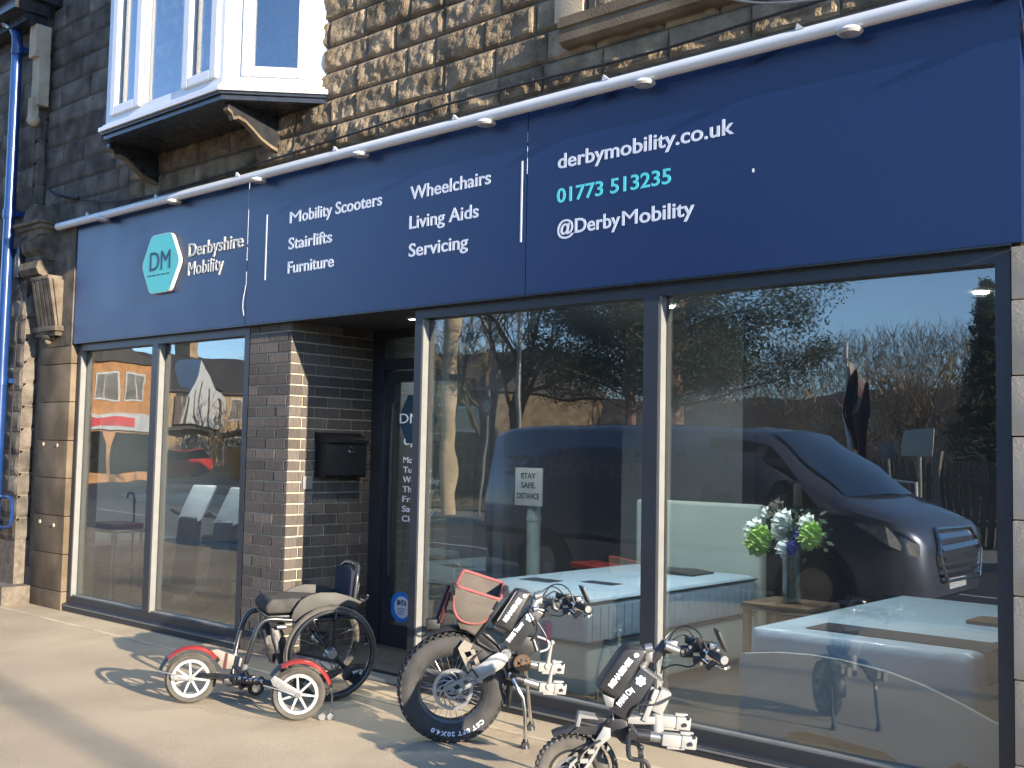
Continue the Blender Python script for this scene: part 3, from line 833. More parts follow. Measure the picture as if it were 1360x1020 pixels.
Gc = Vector((-4.949, -.573, 0))
ang = math.atan2(.911, .413)
wc = thing('wheelchair', 'black rigid wheelchair with grey side guards and red front mudguards by the brick pier', 'wheelchair', Gc, ang, local=True)
invw = (Matrix.Translation(Gc) @ Matrix.Rotation(ang, 4, 'Z')).inverted()
cxw = .02
for yy, nm in ((0, 'near'), (.5, 'far')):
    s = -1 if yy == 0 else 1
    xx = cxw if yy == 0 else .065
    wh = bpy.data.objects.new('rear_wheel', None); COL.objects.link(wh); wh.parent = wc; LOCALS.add(wh.name)
    b = B()
    b.lathe([(.24, -.01), (.248, -.016), (.262, -.014), (.27, 0), (.262, .014), (.248, .016), (.24, .01)], c=(xx, yy, .268), n=64)
    obj('tyre', b, K['rubberdust'], wh)
    b = B(); b.lathe([(.228, -.009), (.243, -.011), (.243, .011), (.228, .009)], c=(xx, yy, .268), n=64)
    obj('rim', b, K['blackm'], wh)
    b = B()
    b.tube([(xx+.238*math.cos(2*PI*i/56), yy+s*.035, .268+.238*math.sin(2*PI*i/56)) for i in range(56)], .0095, 8, closed=True)
    for k in range(6):
        a = 2*PI*k/6; b.cyl((xx+.236*math.cos(a), yy+s*.005, .268+.236*math.sin(a)), (xx+.237*math.cos(a), yy+s*.034, .268+.237*math.sin(a)), .004, n=6)
    obj('handrim', b, K['blackm'], wh)
    b = B()
    for k in range(10):
        a = 2*PI*k/10+.2; a2 = a+(.5 if k % 2 else -.5)
        b.cyl((xx+.03*math.cos(a2), yy+s*(.014 if k % 2 else -.02), .268+.03*math.sin(a2)), (xx+.23*math.cos(a), yy, .268+.23*math.sin(a)), .0018, n=5)
    obj('spokes', b, K['blackm'], wh)
    b = B()
    for k in range(10):
        a = 2*PI*k/10+.2
        b.cyl((xx+.2*math.cos(a), yy, .268+.2*math.sin(a)), (xx+.228*math.cos(a), yy, .268+.228*math.sin(a)), .0032, n=6)
    obj('nipples', b, K['silver'], wh)
    b = B(); b.cyl((xx, yy-.035, .268), (xx, yy+.035, .268), .027, n=18); b.cyl((xx, yy-.045, .268), (xx, yy+.045, .268), .014, n=14)
    obj('hub', b, K['silver'], wh)
    # side guard: solid panel following the wheel
    yg = .05 if yy == 0 else .45
    top = [(-.215, .47), (-.2, .515), (-.165, .565), (-.12, .592), (-.05, .608), (.04, .604), (.12, .582), (.2, .545)]
    bot = [(.16, .505), (.1, .528), (.02, .537), (-.06, .526), (-.13, .492), (-.19, .44)]
    b = B(); b.prism([(x+.01, z) for x, z in top+bot], yg-.006, yg+.006, bev=.002)
    obj('side_guard', b, K['carbon'], wc, ang=60)
b = B()
b.cyl((.03, .02, .268), (.05, .48, .268), .016, n=14)
b.cyl((.04, .06, .44), (.03, .06, .268), .014, n=10); b.cyl((.04, .44, .44), (.05, .44, .268), .014, n=10)
obj('axle', b, K['blackm'], wc)
for yy in (.065, .435):
    b = B()
    b.tube([(.2, yy, .46), (.0, yy, .45), (-.2, yy, .452), (-.33, yy, .47), (-.385, yy, .44), (-.425, yy, .31), (-.455, yy+(.03 if yy < .2 else -.03), .17), (-.46, yy+(.05 if yy < .2 else -.05), .105)], .0145, 12, smooth=2)
    obj('front_tube', b, K['blackm'], wc)
    b = B(); b.cyl((-.19, yy, .425), (-.12, yy, .43), .02, n=14); b.cyl((-.28, yy, .418), (-.23, yy, .418), .014, n=12)
    obj('clamp', b, K['silver'], wc)
    b = B(); b.cyl((-.446, yy+(.02 if yy < .2 else -.02), .22), (-.455, yy+(.03 if yy < .2 else -.03), .14), .0175, n=14)
    obj('sleeve', b, K['greyalloy'], wc)
b = B(); b.box(-.54, -.40, .1, .4, .098, .108, bev=.003); obj('footplate', b, K['blackm'], wc)
b = B(); b.box(-.33, .15, .075, .425, .462, .482, bev=.008); obj('seat_sling', b, K['black'], wc)
b = B()
n1 = 12
b.prism([(-.335, .49), (-.345, .53), (-.31, .572), (-.2, .575), (.0, .558), (.14, .555), (.155, .49)], .08, .42, bev=.018)
obj('seat_cushion', b, K['fabric'], wc, ang=70)
# backrest: curved upholstery and bent frame
b = B()
for i in range(10):
    def bp(k, z): 
        y = .075+.035*k; u = (y-.25)/.175
        return (.165+.02*(1-u*u)-.02*(z-.5)*0+.04*(z-.5), y, z)
    b._m([bp(i, .5), bp(i+1, .5), bp(i+1, .735-.02*((i+1-5)/5)**2), bp(i, .735-.02*((i-5)/5)**2)], [(0, 1, 2, 3)])
bmesh.ops.remove_doubles(b.b, verts=b.b.verts[:], dist=.0005)
g = bmesh.ops.extrude_face_region(b.b, geom=b.b.faces[:])
bmesh.ops.translate(b.b, verts=[v for v in g['geom'] if isinstance(v, bmesh.types.BMVert)], vec=(-.025, 0, 0))
obj('backrest', b, K['navyfab'], wc, ang=60)
b = B()
b.tube([(.155, .065, .45), (.175, .065, .62), (.185, .075, .715), (.205, .13, .748), (.21, .25, .752), (.205, .37, .748), (.185, .425, .715), (.175, .435, .62), (.155, .435, .45)], .0145, 12, smooth=2)
b.tube([(.2, .07, .56), (.225, .07, .545), (.24, .06, .56), (.245, .05, .58)], .009, 8, smooth=1)
obj('back_frame', b, K['blackm'], wc)
for yy in (.07, .105):
    b = B(); b.tube([(.165, yy, .53), (.19, yy-.004, .62), (.188, yy, .68)], .006, 8, smooth=1); obj('back_strap', b, K['greyalloy'], wc)
b = B(); b.tube([(-.05, .12, .37), (.03, .1, .27), (.14, .08, .15)], .014, 10); b.tube([(-.05, .2, .36), (.02, .12, .36), (.05, .1, .30)], .01, 8); b.tube([(-.07, .12, .36), (-.04, .3, .37)], .012, 8)
b.tube([(.04, .1, .35), (-.02, .14, .30), (.06, .12, .26)], .008, 8)
obj('rear_strut', b, K['blackm'], wc)
b = B(); b.cbox((.17, .1, .13), (.09, .07, .08), bev=.012); b.cbox((.22, .1, .17), (.08, .02, .02), Matrix.Identity(4), bev=.004); b.cyl((.19, .03, .1), (.19, .13, .1), .035, n=16)
obj('drive_unit', b, K['black'], wc)
b = B(); b.cyl((.165, .05, .135), (.2, .05, .145), .012, n=10); b.sphere((.03, .055, .268), .03, (1, .6, 1)); b.cyl((-.01, .05, .245), (.05, .05, .285), .016, n=10); obj('bracket', b, K['silver'], wc)
b = B(); b.tube([(.06, .08, .24), (.1, .02, .2), (.13, .1, .16)], .004, 6, smooth=2); b.tube([(-.02, .08, .2), (.05, .06, .13), (.1, .1, .13)], .003, 6, smooth=2); obj('cable', b, K['black'], wc)
for yy in (.1, .4):
    b = B()
    b.prism([(-.31, .41), (-.265, .415), (-.24, .35), (-.2, .2), (-.215, .15), (-.245, .16), (-.27, .26), (-.3, .34)], yy-.012, yy+.012, bev=.006)
    fk = obj('caster_fork', b, K['black'], wc, ang=60)
    b = B(); b.cyl((-.285, yy-.013, .36), (-.262, yy-.013, .27), .011, n=10); obj('fork_badge', b, K['silver'], fk)
b = B(); b.lathe([(.018, -.012), (.04, -.014), (.046, -.008), (.046, .008), (.04, .014), (.018, .012)], c=(-.36, .2, .06), n=28)
cs = obj('caster_wheel', b, K['black'], wc)
b = B(); b.lathe([(.0, -.015), (.024, -.015), (.024, -.01)], c=(-.36, .2, .06), n=20, closed=False); obj('caster_rim', b, K['chrome'], cs)
b = B(); b.tube([(-.36, .2, .06), (-.4, .2, .11), (-.42, .2, .15)], .012, 8); obj('caster_arm', b, K['black'], wc)

# front twin-wheel attachment (parts of the chair)
def W2L(p): return invw @ Vector(p)
def frontwheel(G, axd, a0, a1, lever, key):
    root = bpy.data.objects.new('front_wheel', None); COL.objects.link(root); root.parent = wc; LOCALS.add(root.name)
    a = Vector((axd[0], axd[1], 0)).normalized()      # axis towards the viewer = local -y of the wheel
    bx_ = Vector((-a.y, a.x, 0))
    Mw = invw @ Matrix(((bx_.x, -a.x, 0, G[0]), (bx_.y, -a.y, 0, G[1]), (0, 0, 1, 0), (0, 0, 0, 1)))
    c = (0, 0, .141)
    wheelparts(root, c, .141, .058, K['rubberdust'], None, mtx=Mw, rimr=.103)
    mt = Mw @ Matrix.Translation(c)
    b = B(); b.lathe([(.088, -.024), (.104, -.027), (.106, -.02), (.106, .02), (.104, .027), (.088, .024)], n=48, mtx=mt)
    obj('rim', b, K['rimwhite'], root)
    b = B()
    for k in range(7):
        t = 2*PI*k/7+.15
        b.prism([(.012, -.0075), (.092, -.005), (.092, .005), (.012, .0075)], -.021, -.009, mtx=mt @ Matrix.Rotation(t, 4, 'Y'), bev=.002)
    obj('spokes', b, K['rimwhite'], root)
    b = B(); b.lathe([(0, -.032), (.012, -.032), (.016, -.024), (.018, .03), (0, .03)], n=20, mtx=mt, closed=False); obj('hub', b, K['silver'], root)
    # mudguard
    def arc(r, t0, t1, n=16): return [(r*math.cos(t0+(t1-t0)*i/n), r*math.sin(t0+(t1-t0)*i/n)) for i in range(n+1)]
    b = B()
    n = 20
    for i in range(n):
        t, t2 = a0+(a1-a0)*i/n, a0+(a1-a0)*(i+1)/n
        pr = [(.163, -.036), (.172, -.03), (.178, -.015), (.179, .0), (.178, .015), (.172, .03), (.163, .036), (.16, .034), (.168, .027), (.174, .013), (.174, -.013), (.168, -.027), (.16, -.034)]
        v = []
        for tt in (t, t2):
            for r, o in pr: v.append((r*math.cos(tt), o, r*math.sin(tt)))
        m = len(pr); b._m(v, [(k, (k+1) % m, m+(k+1) % m, m+k) for k in range(m)], mt)
    bmesh.ops.remove_doubles(b.b, verts=b.b.verts[:], dist=.0003)
    mg = obj('mudguard', b, K['red'], root, ang=50)
    for ta, tb in ((a1, a1+.42), (a0-.0, a0-.12)):
        b = B()
        for i in range(6):
            t, t2 = ta+(tb-ta)*i/6, ta+(tb-ta)*(i+1)/6
            v = []
            for tt in (t, t2):
                for r, o in ((.165, -.037), (.18, -.02), (.181, .02), (.165, .037), (.162, .035), (.174, .0), (.162, -.035)): v.append((r*math.cos(tt), o, r*math.sin(tt)))
            b._m(v, [(k, (k+1) % 7, 7+(k+1) % 7, 7+k) for k in range(7)], mt)
        obj('mudguard_flap', b, K['black'], mg, ang=50)
    b = B(); b.prism(lever, -.047, -.035, mtx=mt, bev=.003)
    b.cyl(mt @ Vector((lever[0][0]*.7, -.05, lever[0][1]*.7)), mt @ Vector((lever[0][0]*.7, -.03, lever[0][1]*.7)), .011, n=14)
    b.cyl(mt @ Vector((0, -.05, 0)), mt @ Vector((0, -.02, 0)), .012, n=14)
    obj('fork_plate', b, K['greyalloy'], root)
    b = B(); b.tube([mt @ Vector(p) for p in ((-.18, -.03, .05), (-.1, -.045, .03), (-.02, -.045, .0))], .004, 6); obj('stay', b, K['silver'], root)
    return mt
mtl = frontwheel((-5.423, -1.155), (.842, -.54), R(38), R(138), [(-.11, .02), (-.1, .032), (.015, .012), (.015, -.012), (-.1, -.002)], 0)
mtr = frontwheel((-4.697, -.969), (.788, -.615), R(17), R(122), [(-.145, .082), (-.125, .105), (.015, .015), (.012, -.015), (-.01, -.012), (-.13, .05)], 1)
b = B()
A0, A1 = mtl @ Vector((.0, .06, .0)), mtr @ Vector((0, .06, 0))
mid = (A0+A1)/2
b.tube([A0, A0*.7+A1*.3+Vector((0, 0, .02)), A0*.3+A1*.7+Vector((0, 0, .02)), A1], .017, 12)
obj('cross_beam', b, K['blackm'], wc)
b = B()
b.prism([(.1, .14), (.14, .145), (.28, .09), (.265, .03), (.17, .035), (.12, .1)], .04, .05, mtx=mtl, bev=.002)
obj('linkage_plate', b, K['tanalloy'], wc)
b = B(); b.prism([(.186, .125), (.2, .12), (.19, .03), (.172, .033)], .036, .0395, mtx=mtl); obj('plate_band', b, K['maroon'], wc)
b = B()
for k in range(9):
    u = .38+.034*k; p = A0*(1-u)+A1*u+Vector((rng.uniform(-.02, .02), rng.uniform(-.03, .03), rng.uniform(-.03, .04)))
    if k % 3 == 0: b.cbox(p, (.05, .04, .035), bev=.006)
    elif k % 3 == 1: b.cyl(p-Vector((.02, .02, 0)), p+Vector((.02, .02, .01)), .014, n=10)
    else: b.sphere(p, .017, u=10, v=6)
b.tube([mid+Vector((.03, 0, 0)), W2L((-5.2, -1.0, .2)), Vector((-.45, .15, .12))], .016, 8)
b.tube([mid+Vector((.0, .02, 0)), Vector((-.45, .3, .13))], .014, 8)
obj('steering_clamp', b, K['black'], wc)
b = B()
for k in range(5):
    u = .45+.05*k; p = A0*(1-u)+A1*u+Vector((0, -.035, .03))
    b.cyl(p, p+Vector((.012, -.02, .0)), .009, n=10)
obj('steering_bolt', b, K['chrome'], wc)
b = B(); b.tube([mtr @ Vector(p) for p in ((.165, .0, .05), (.178, .0, -.02), (.172, .0, -.12))], .006, 8); obj('support_leg', b, K['silver'], wc)
for dx in (0, -.045):
    b = B(); p = mtr @ Vector((.172+dx, 0, -.123)); q = (mtr @ Vector((.172+dx, .02, -.123)))
    b.cyl(p*1.5-q*.5, q, .018, n=16); obj('support_roller', b, K['greyalloy'], wc)

# ================================================================== HANDBIKES
def ropes(root, name, runs, r=.0035, m='black'):
    b = B()
    for rn in runs: b.tube(rn, r, 6, smooth=2)
    return obj(name, b, K[m], root)
def arcchars(bb, body, Rc, y, start, cap, gap=1.1):
    """letters round the lower sidewall, tops outwards, clockwise as seen from -y"""
    s = cap/CAP; t = start
    for ch in body:
        if ch == ' ': t -= cap*.55/Rc; continue
        me = textmesh(ch, .035, .0015/s)
        xs = [v.co.x for v in me.vertices]; wdt = (max(xs)-min(xs))*s*1.15
        t -= wdt/2/Rc
        c = Vector((Rc*math.cos(t), y, Rc*math.sin(t)))
        up = Vector((math.cos(t), 0, math.sin(t))); rt = Vector((math.sin(t), 0, -math.cos(t)))
        nrm = Vector((0, -1, 0))
        o = c - rt*((max(xs)+min(xs))/2*s*1.15) - up*(cap*.5)
        bb.mesh(me, Matrix(((rt.x*s*1.15, up.x*s, nrm.x*s, o.x), (rt.y*s, up.y*s, nrm.y*s, o.y), (rt.z*s*1.15, up.z*s, nrm.z*s, o.z), (0, 0, 0, 1))))
        t -= (wdt/2+cap*.16)/Rc
def slantbox(bb, p, q, wd, y0, y1, bev=.012):
    """rounded bar seen side-on between p and q (x, z), wd across"""
    p, q = Vector(p), Vector(q); t = (q-p).normalized(); nn = Vector((-t.y, t.x))*wd/2
    bb.prism([tuple(p+nn), tuple(q+nn), tuple(q-nn), tuple(p-nn)], y0, y1, bev=bev)
def slanttext(bb, body, p, q, cap, y, bold=.02):
    """words along p->q (x, z) on the face at y looking to -y"""
    p, q = Vector(p), Vector(q); t = (q-p); L = t.length; t.normalize(); nn = Vector((-t.y, t.x))
    s = cap/CAP; me = textmesh(body, bold, .0008/s)
    xs = [v.co.x for v in me.vertices]; kx = L/(max(xs)-min(xs)); o = p-t*min(xs)*kx
    bb.mesh(me, Matrix(((t.x*kx, nn.x*s, 0, o.x), (0, 0, -s, y), (t.y*kx, nn.y*s, 0, o.y), (0, 0, 0, 1))))
def paw(bb, c, r, y):
    for k in range(6):
        a = PI/2+2*PI*k/6; p = (c[0]+r*.62*math.cos(a), y, c[1]+r*.62*math.sin(a))
        bb.cyl((p[0], y+.0015, p[2]), (p[0], y, p[2]), r*.3, n=10)
    bb.cyl((c[0], y+.0015, c[1]), (c[0], y-.0002, c[1]), r*.28, n=10)

def clampset(root, base, tip, yy, leverup=True):
    """tube with a collar and a split clamp block at its end; returns nothing"""
    p, q = Vector(base), Vector(tip)
    d = (q-p).normalized()
    b = B(); b.cyl(p, q, .019, n=18); obj('clamp_tube', b, K['silver'], root)
    b = B(); b.cyl(p+d*.035, p+d*.085, .024, n=18); obj('collar', b, K['black'], root)
    x, y, z = q
    b = B()
    slantbox(b, (x-.02, z), (x+.055, z-.006), .045, yy-.028, yy+.028, .006)
    slantbox(b, (x+.055, z-.006), (x+.115, z-.012), .05, yy-.03, yy-.002, .005); slantbox(b, (x+.0, z-.03), (x+.07, z-.034), .012, yy-.02, yy+.02, .003)
    slantbox(b, (x+.055, z+.004), (x+.108, z+.0), .044, yy+.006, yy+.028, .005)
    bk = obj('clamp_block', b, K['clampw'], root)
    b = B(); b.cyl((x+.09, yy-.04, z-.012), (x+.09, yy-.03, z-.012), .008, n=10); b.cyl((x+.105, yy-.034, z+.012), (x+.105, yy+.02, z+.012), .006, n=10)
    obj('clamp_bolt', b, K['black'], bk)
    if leverup:
        b = B(); b.tube([(x+.03, yy-.01, z+.01), (x+.04, yy-.012, z+.07), (x+.05, yy-.014, z+.115)], [.012, .006], 10); b.sphere((x+.0515, yy-.014, z+.12), .013); b.cyl((x+.03, yy-.036, z+.005), (x+.03, yy+.02, z+.005), .017, n=16)
        obj('clamp_lever', b, K['clampw'], root)

def handlebar(root, hx, hz, big):
    """bar across the y axis with grips, brake levers, twist throttle, display and bar-end"""
    b = B()
    b.tube([(hx-.16, 0, hz-.01), (hx-.06, 0, hz+.0), (hx, 0, hz)], .015, 12)
    b.tube([(hx+.05, -.2, hz+.0), (hx+.03, -.12, hz+.005), (hx, -.05, hz), (hx, .05, hz), (hx+.03, .12, hz+.005), (hx+.05, .2, hz)], .0115, 12, smooth=2)
    bar = obj('handlebar', b, K['blackm'], root)
    for s in (-1, 1):
        b = B(); b.cyl((hx+.035, s*.12, hz+.004), (hx+.06, s*.215, hz-.002), .0175, n=16); g = obj('grip', b, K['rubber'], bar)
        b = B(); b.cyl((hx+.0602, s*.2155, hz-.002), (hx+.0625, s*.223, hz-.0025), .0165, n=16); obj('grip_end', b, K['greyalloy'], g)
        b = B(); b.tube([(hx+.02, s*.1, hz), (hx+.04, s*.1, hz-.02), (hx+.07, s*.12, hz-.03), (hx+.085, s*.19, hz-.035)], .0065, 8, smooth=1); b.cbox((hx+.025, s*.1, hz-.005), (.035, .03, .035), bev=.006)
        obj('brake_lever', b, K['chrome'], bar)
        b = B(); b.cyl((hx+.012, s*.06, hz-.002), (hx+.02, s*.085, hz-.0), .021, n=14); b.cbox((hx+.02, s*.07, hz+.024), (.03, .028, .02), bev=.004); obj('switch_pod', b, K['black'], bar)
    b = B(); mt = Matrix.Translation((hx+.07, -.1, hz+.055)) @ Matrix.Rotation(R(-24), 4, 'Y')
    b.cbox((0, 0, 0), (.011, .095, .085), mt, bev=.003); ds = obj('display', b, K['black'], bar)
    b = B(); b.cbox((.0063, 0, 0), (.001, .08, .07), mt); obj('display_screen', b, K['glassdark'], ds)
    b = B(); b.tube([(hx+.06, -.1, hz+.04), (hx+.03, -.1, hz+.02), (hx+.01, -.07, hz)], .008, 8); b.cbox((hx+.04, -.1, hz+.03), (.03, .03, .025), bev=.004); obj('display_bracket', b, K['silver'], bar)
    b = B()
    b.cbox((hx+.03, -.075, hz+.03), (.045, .05, .022), Matrix.Identity(4), bev=.005); b.cyl((hx-.02, -.03, hz+.01), (hx-.02, .03, hz+.01), .02, n=14); b.cbox((hx-.05, -.02, hz-.012), (.05, .03, .035), bev=.006); b.cbox((hx+.0, -.055, hz-.035), (.06, .03, .03), bev=.006); b.cbox((hx-.03, .03, hz+.03), (.04, .03, .025), bev=.005); b.cyl((hx+.05, -.1, hz-.03), (hx+.02, -.09, hz-.06), .012, n=10)
    obj('control_box', b, K['black'], bar)
    b = B()
    for dx, dy, dz in ((.01, -.085, .012), (-.04, -.035, .015), (.035, -.115, -.012), (-.07, -.03, -.004), (.055, -.12, .02), (.0, -.06, -.045)): b.cyl((hx+dx, dy, hz+dz), (hx+dx, dy-.012, hz+dz), .007, n=10)
    b.tube([(hx+.0, -.07, hz-.02), (hx+.03, -.085, hz-.045), (hx+.07, -.12, hz-.05), (hx+.08, -.16, hz-.045)], .005, 8, smooth=1)
    obj('fitting', b, K['chrome'], bar)
    ropes(root, 'cable', [[(hx+.02, -.12, hz+.01), (hx-.02, -.1, hz+.1), (hx-.09, -.04, hz+.1), (hx-.13, 0, hz+.02), (hx-.15, 0, hz-.1)],
                          [(hx+.02, .12, hz+.01), (hx-.04, .1, hz+.075), (hx-.12, .04, hz+.06), (hx-.16, .02, hz-.03), (hx-.18, 0, hz-.14)],
                          [(hx+.01, -.09, hz), (hx-.04, -.1, hz-.06), (hx-.1, -.05, hz-.05), (hx-.15, -.02, hz-.08)],
                          [(hx+.0, .05, hz), (hx-.05, .02, hz+.06), (hx-.1, .0, hz+.04), (hx-.15, .0, hz-.02)]])
    return bar

# ---- fat tyre handbike
fb = thing('handbike', 'handbike with fat knobbly tyre, black battery and bag, beside the wheelchair', 'handbike', (-3.827, -.678, 0), math.atan2(.695, .719)+R(6), local=True, group='clip-on handbikes outside the shop')
c = Vector((-.018, 0, .268))
wh = bpy.data.objects.new('wheel', None); COL.objects.link(wh); wh.parent = fb; LOCALS.add(wh.name)
b = B()
b.lathe([(.172, -.036), (.19, -.047), (.215, -.053), (.238, -.051), (.255, -.042), (.263, -.02), (.265, 0), (.263, .02), (.255, .042), (.238, .051), (.215, .053), (.19, .047), (.172, .036)], c=c, n=72)
for k in range(46):
    t = 2*PI*k/46
    for j, (yy, rr, tilt) in enumerate(((-.041, .258, -.6), (-.015, .266, -.15), (.015, .266, .15), (.041, .258, .6))):
        tt = t+(.07 if j % 2 else 0)
        mt = Matrix.Translation(c) @ Matrix.Rotation(-tt, 4, 'Y') @ Matrix.Translation((rr, yy, 0)) @ Matrix.Rotation(tilt, 4, 'Z')
        b.cbox((0, 0, 0), (.009, .015, .017), mt)
ty = obj('tyre', b, K['rubber'], wh, ang=40)
b = B(); arcchars(b, 'CST BFT 20X4.0', .218, 0, R(-45), .02); 
bmesh.ops.translate(b.b, verts=b.b.verts[:], vec=(c.x, -.0542, c.z)); obj('tyre_lettering', b, K['txt'], ty, smooth=False)
b = B(); b.lathe([(.158, -.03), (.174, -.036), (.176, -.03), (.166, -.0), (.176, .03), (.174, .036), (.158, .03), (.162, 0)], c=c, n=64); obj('rim', b, K['blackm'], wh)
b = B()
for k in range(32):
    t = 2*PI*k/32; t2 = t+(.35 if (k//2) % 2 else -.35); s = -1 if k % 2 else 1
    b.cyl((c.x+.03*math.cos(t2), s*.03, c.z+.03*math.sin(t2)), (c.x+.16*math.cos(t), s*.008, c.z+.16*math.sin(t)), .0013, n=5)
obj('spokes', b, K['silver'], wh)
b = B(); b.cyl((c.x, -.06, c.z), (c.x, .06, c.z), .03, n=20); b.lathe([(.0, -.035), (.055, -.033), (.055, .033), (0, .035)], c=c, n=28, closed=False); obj('hub', b, K['black'], wh)
b = B()
for k in range(12):
    t = 2*PI*k/12
    pts = [(c.x+(.045+.04*u)*math.cos(t+u*.7), -.062, c.z+(.045+.04*u)*math.sin(t+u*.7)) for u in (0, .25, .5, .75, 1)]
    b.tube(pts, .004, 6)
b.lathe([(.083, -.0635), (.1, -.0635), (.1, -.0605), (.083, -.0605)], c=c, n=60); b.lathe([(.035, -.0635), (.047, -.0635), (.047, -.0605), (.035, -.0605)], c=c, n=30)
obj('brake_disc', b, K['silver'], wh)
for yy in (-.085, .075):
    b = B()
    b.prism([(.165, .432), (.2, .45), (.235, .437), (.252, .412), (.221, .372), (.104, .306), (.085, .325), (.061, .352), (.085, .372)], yy, yy+.022, bev=.004)
    ar = obj('fork_arm', b, K['fork'], fb, ang=50)
    b = B()
    y2 = yy+.004
    for poly in ([(-.055, .256), (-.05, .29), (.03, .328), (.052, .34), (.058, .325), (.0, .296), (-.03, .275)], [(-.055, .256), (-.03, .246), (.0, .248), (.1, .3), (.09, .318), (.03, .285), (-.02, .262)],
                 [(.052, .345), (.075, .358), (.105, .306), (.092, .3)], [(.01, .304), (.028, .312), (.045, .277), (.03, .27)], [(-.04, .27), (-.02, .285), (.0, .26), (-.01, .25)]):
        b.prism(poly, y2, y2+.013)
    obj('dropout', b, K['greyalloy'], ar, smooth=False)
    b = B()
    for poly in ([(.0, .47), (.03, .51), (.072, .487), (.06, .455), (.03, .45)], [(.0, .47), (.028, .455), (.075, .368), (.055, .352)], [(.06, .46), (.08, .465), (.112, .39), (.095, .378)], [(.04, .42), (.078, .44), (.09, .42), (.055, .4)], [(.055, .352), (.075, .385), (.112, .39), (.1, .372)]):
        b.prism(poly, yy+.006, yy+.014)
    obj('mudguard_bracket', b, K['tanalloy'], fb, smooth=False)
for t0, t1, nn in ((R(48), R(118), 14), (R(-20), R(6), 7)):
    b = B()
    for i in range(nn):
        t, t2 = t0+(t1-t0)*i/nn, t0+(t1-t0)*(i+1)/nn; v = []
        for tt in (t, t2):
            for r, o in ((.283, -.056), (.3, -.04), (.305, 0), (.3, .04), (.283, .056), (.281, .053), (.296, .036), (.3, 0), (.296, -.036), (.281, -.053)): v.append((c.x+r*math.cos(tt), o, c.z+r*math.sin(tt)))
        b._m(v, [(k, (k+1) % 10, 10+(k+1) % 10, 10+k) for k in range(10)])
    obj('mudguard', b, K['black'], fb, ang=50)
b = B(); b.prism([(.085, .505), (.11, .545), (.15, .535), (.21, .48), (.235, .42), (.2, .43), (.14, .465)], -.06, .06, bev=.01)
b.prism([(.1, .49), (.19, .45), (.19, .43), (.12, .44)], -.05, .05); b.tube([(.09, -.066, .525), (.12, -.066, .545), (.2, -.066, .48), (.22, -.066, .445), (.17, -.066, .455), (.1, -.066, .495), (.09, -.066, .525)], .006, 6)
obj('carrier', b, K['black'], fb, ang=50)
b = B()
b.prism([(.294, .752), (.352, .742), (.367, .73), (.275, .555), (.258, .543), (.18, .575), (.178, .59)], -.065, .045, bev=.014)
bt = obj('battery', b, K['black'], fb, ang=60)
b = B(); slanttext(b, 'REHASENSE', (.238, .592), (.316, .703), .021, -.0672, .05); b.sphere((.33, -.0655, .722), .011, (1, .15, .8)); b.cyl((.322, -.066, .714), (.33, -.066, .722), .004, n=8)
obj('lettering', b, K['txt'], bt, smooth=False)
b = B(); b.prism([(.19, .598), (.2, .604), (.29, .748), (.28, .74)], -.069, -.064); obj('battery_edge', b, K['greyalloy'], bt)
b = B()
b.prism([(.363, .665), (.43, .634), (.292, .442), (.222, .494)], -.058, .04, bev=.006)
ft = obj('frame_tube', b, K['blackm'], fb, ang=50)
b = B(); slanttext(b, 'PAWS Tourer', (.258, .492), (.33, .585), .022, -.0605, .04); obj('lettering', b, K['txt'], ft, smooth=False)
b = B(); paw(b, (.358, .617), .025, -.0612); obj('paw_mark', b, K['txt'], ft, smooth=False)
b = B(); b.cyl((.24, -.075, .437), (.24, .075, .437), .026, n=18); b.cyl((.24, -.082, .437), (.24, -.075, .437), .015, n=14); obj('pivot', b, K['silver'], fb)
b = B(); b.prism([(.285, .49), (.33, .52), (.375, .515), (.412, .458), (.365, .415), (.3, .425)], -.045, .045, bev=.008); obj('motor_box', b, K['black'], fb, ang=50)
b = B(); b.cyl((.38, -.05, .505), (.4, -.05, .45), .006, n=8); b.cbox((.3, -.05, .47), (.012, .012, .02), bev=.002); obj('motor_key', b, K['silver'], fb)
b = B()
b.lathe([(.026, -.066), (.041, -.066), (.041, -.06), (.026, -.06)], c=(.325, 0, .392), n=36); b.cyl((.325, -.07, .392), (.325, -.05, .392), .012, n=14)
for k in range(5):
    t = 2*PI*k/5; b.cbox((.019, -.063, 0), (.022, .005, .009), Matrix.Translation((.325, 0, .392)) @ Matrix.Rotation(t, 4, 'Y'))
for k in range(26):
    t = 2*PI*k/26; b.cbox((.043, -.063, 0), (.006, .004, .005), Matrix.Translation((.325, 0, .392)) @ Matrix.Rotation(t, 4, 'Y'))
obj('chainring', b, K['bronze'], fb)
b = B(); b.cyl((.36, -.03, .62), (.415, -.0, .72), .022, n=16); b.cyl((.385, -.035, .715), (.42, -.035, .725), .02, n=14); b.cbox((.4, 0, .69), (.05, .06, .03), bev=.006); b.cyl((.375, -.06, .655), (.4, -.06, .66), .014, n=12)
obj('head_clamp', b, K['silver'], fb)
b = B(); b.tube([(.4, 0, .66), (.43, 0, .66), (.48, 0, .69)], .016, 10); b.cyl((.449, -.06, .627), (.449, .04, .627), .018, n=14); b.cyl((.40, 0, .655), (.455, 0, .628), .014, n=10); b.tube([(.47, -.05, .7), (.48, -.05, .66), (.5, -.05, .65)], .012, 8)
obj('stem', b, K['blackm'], fb)
handlebar(fb, .555, .68, True)
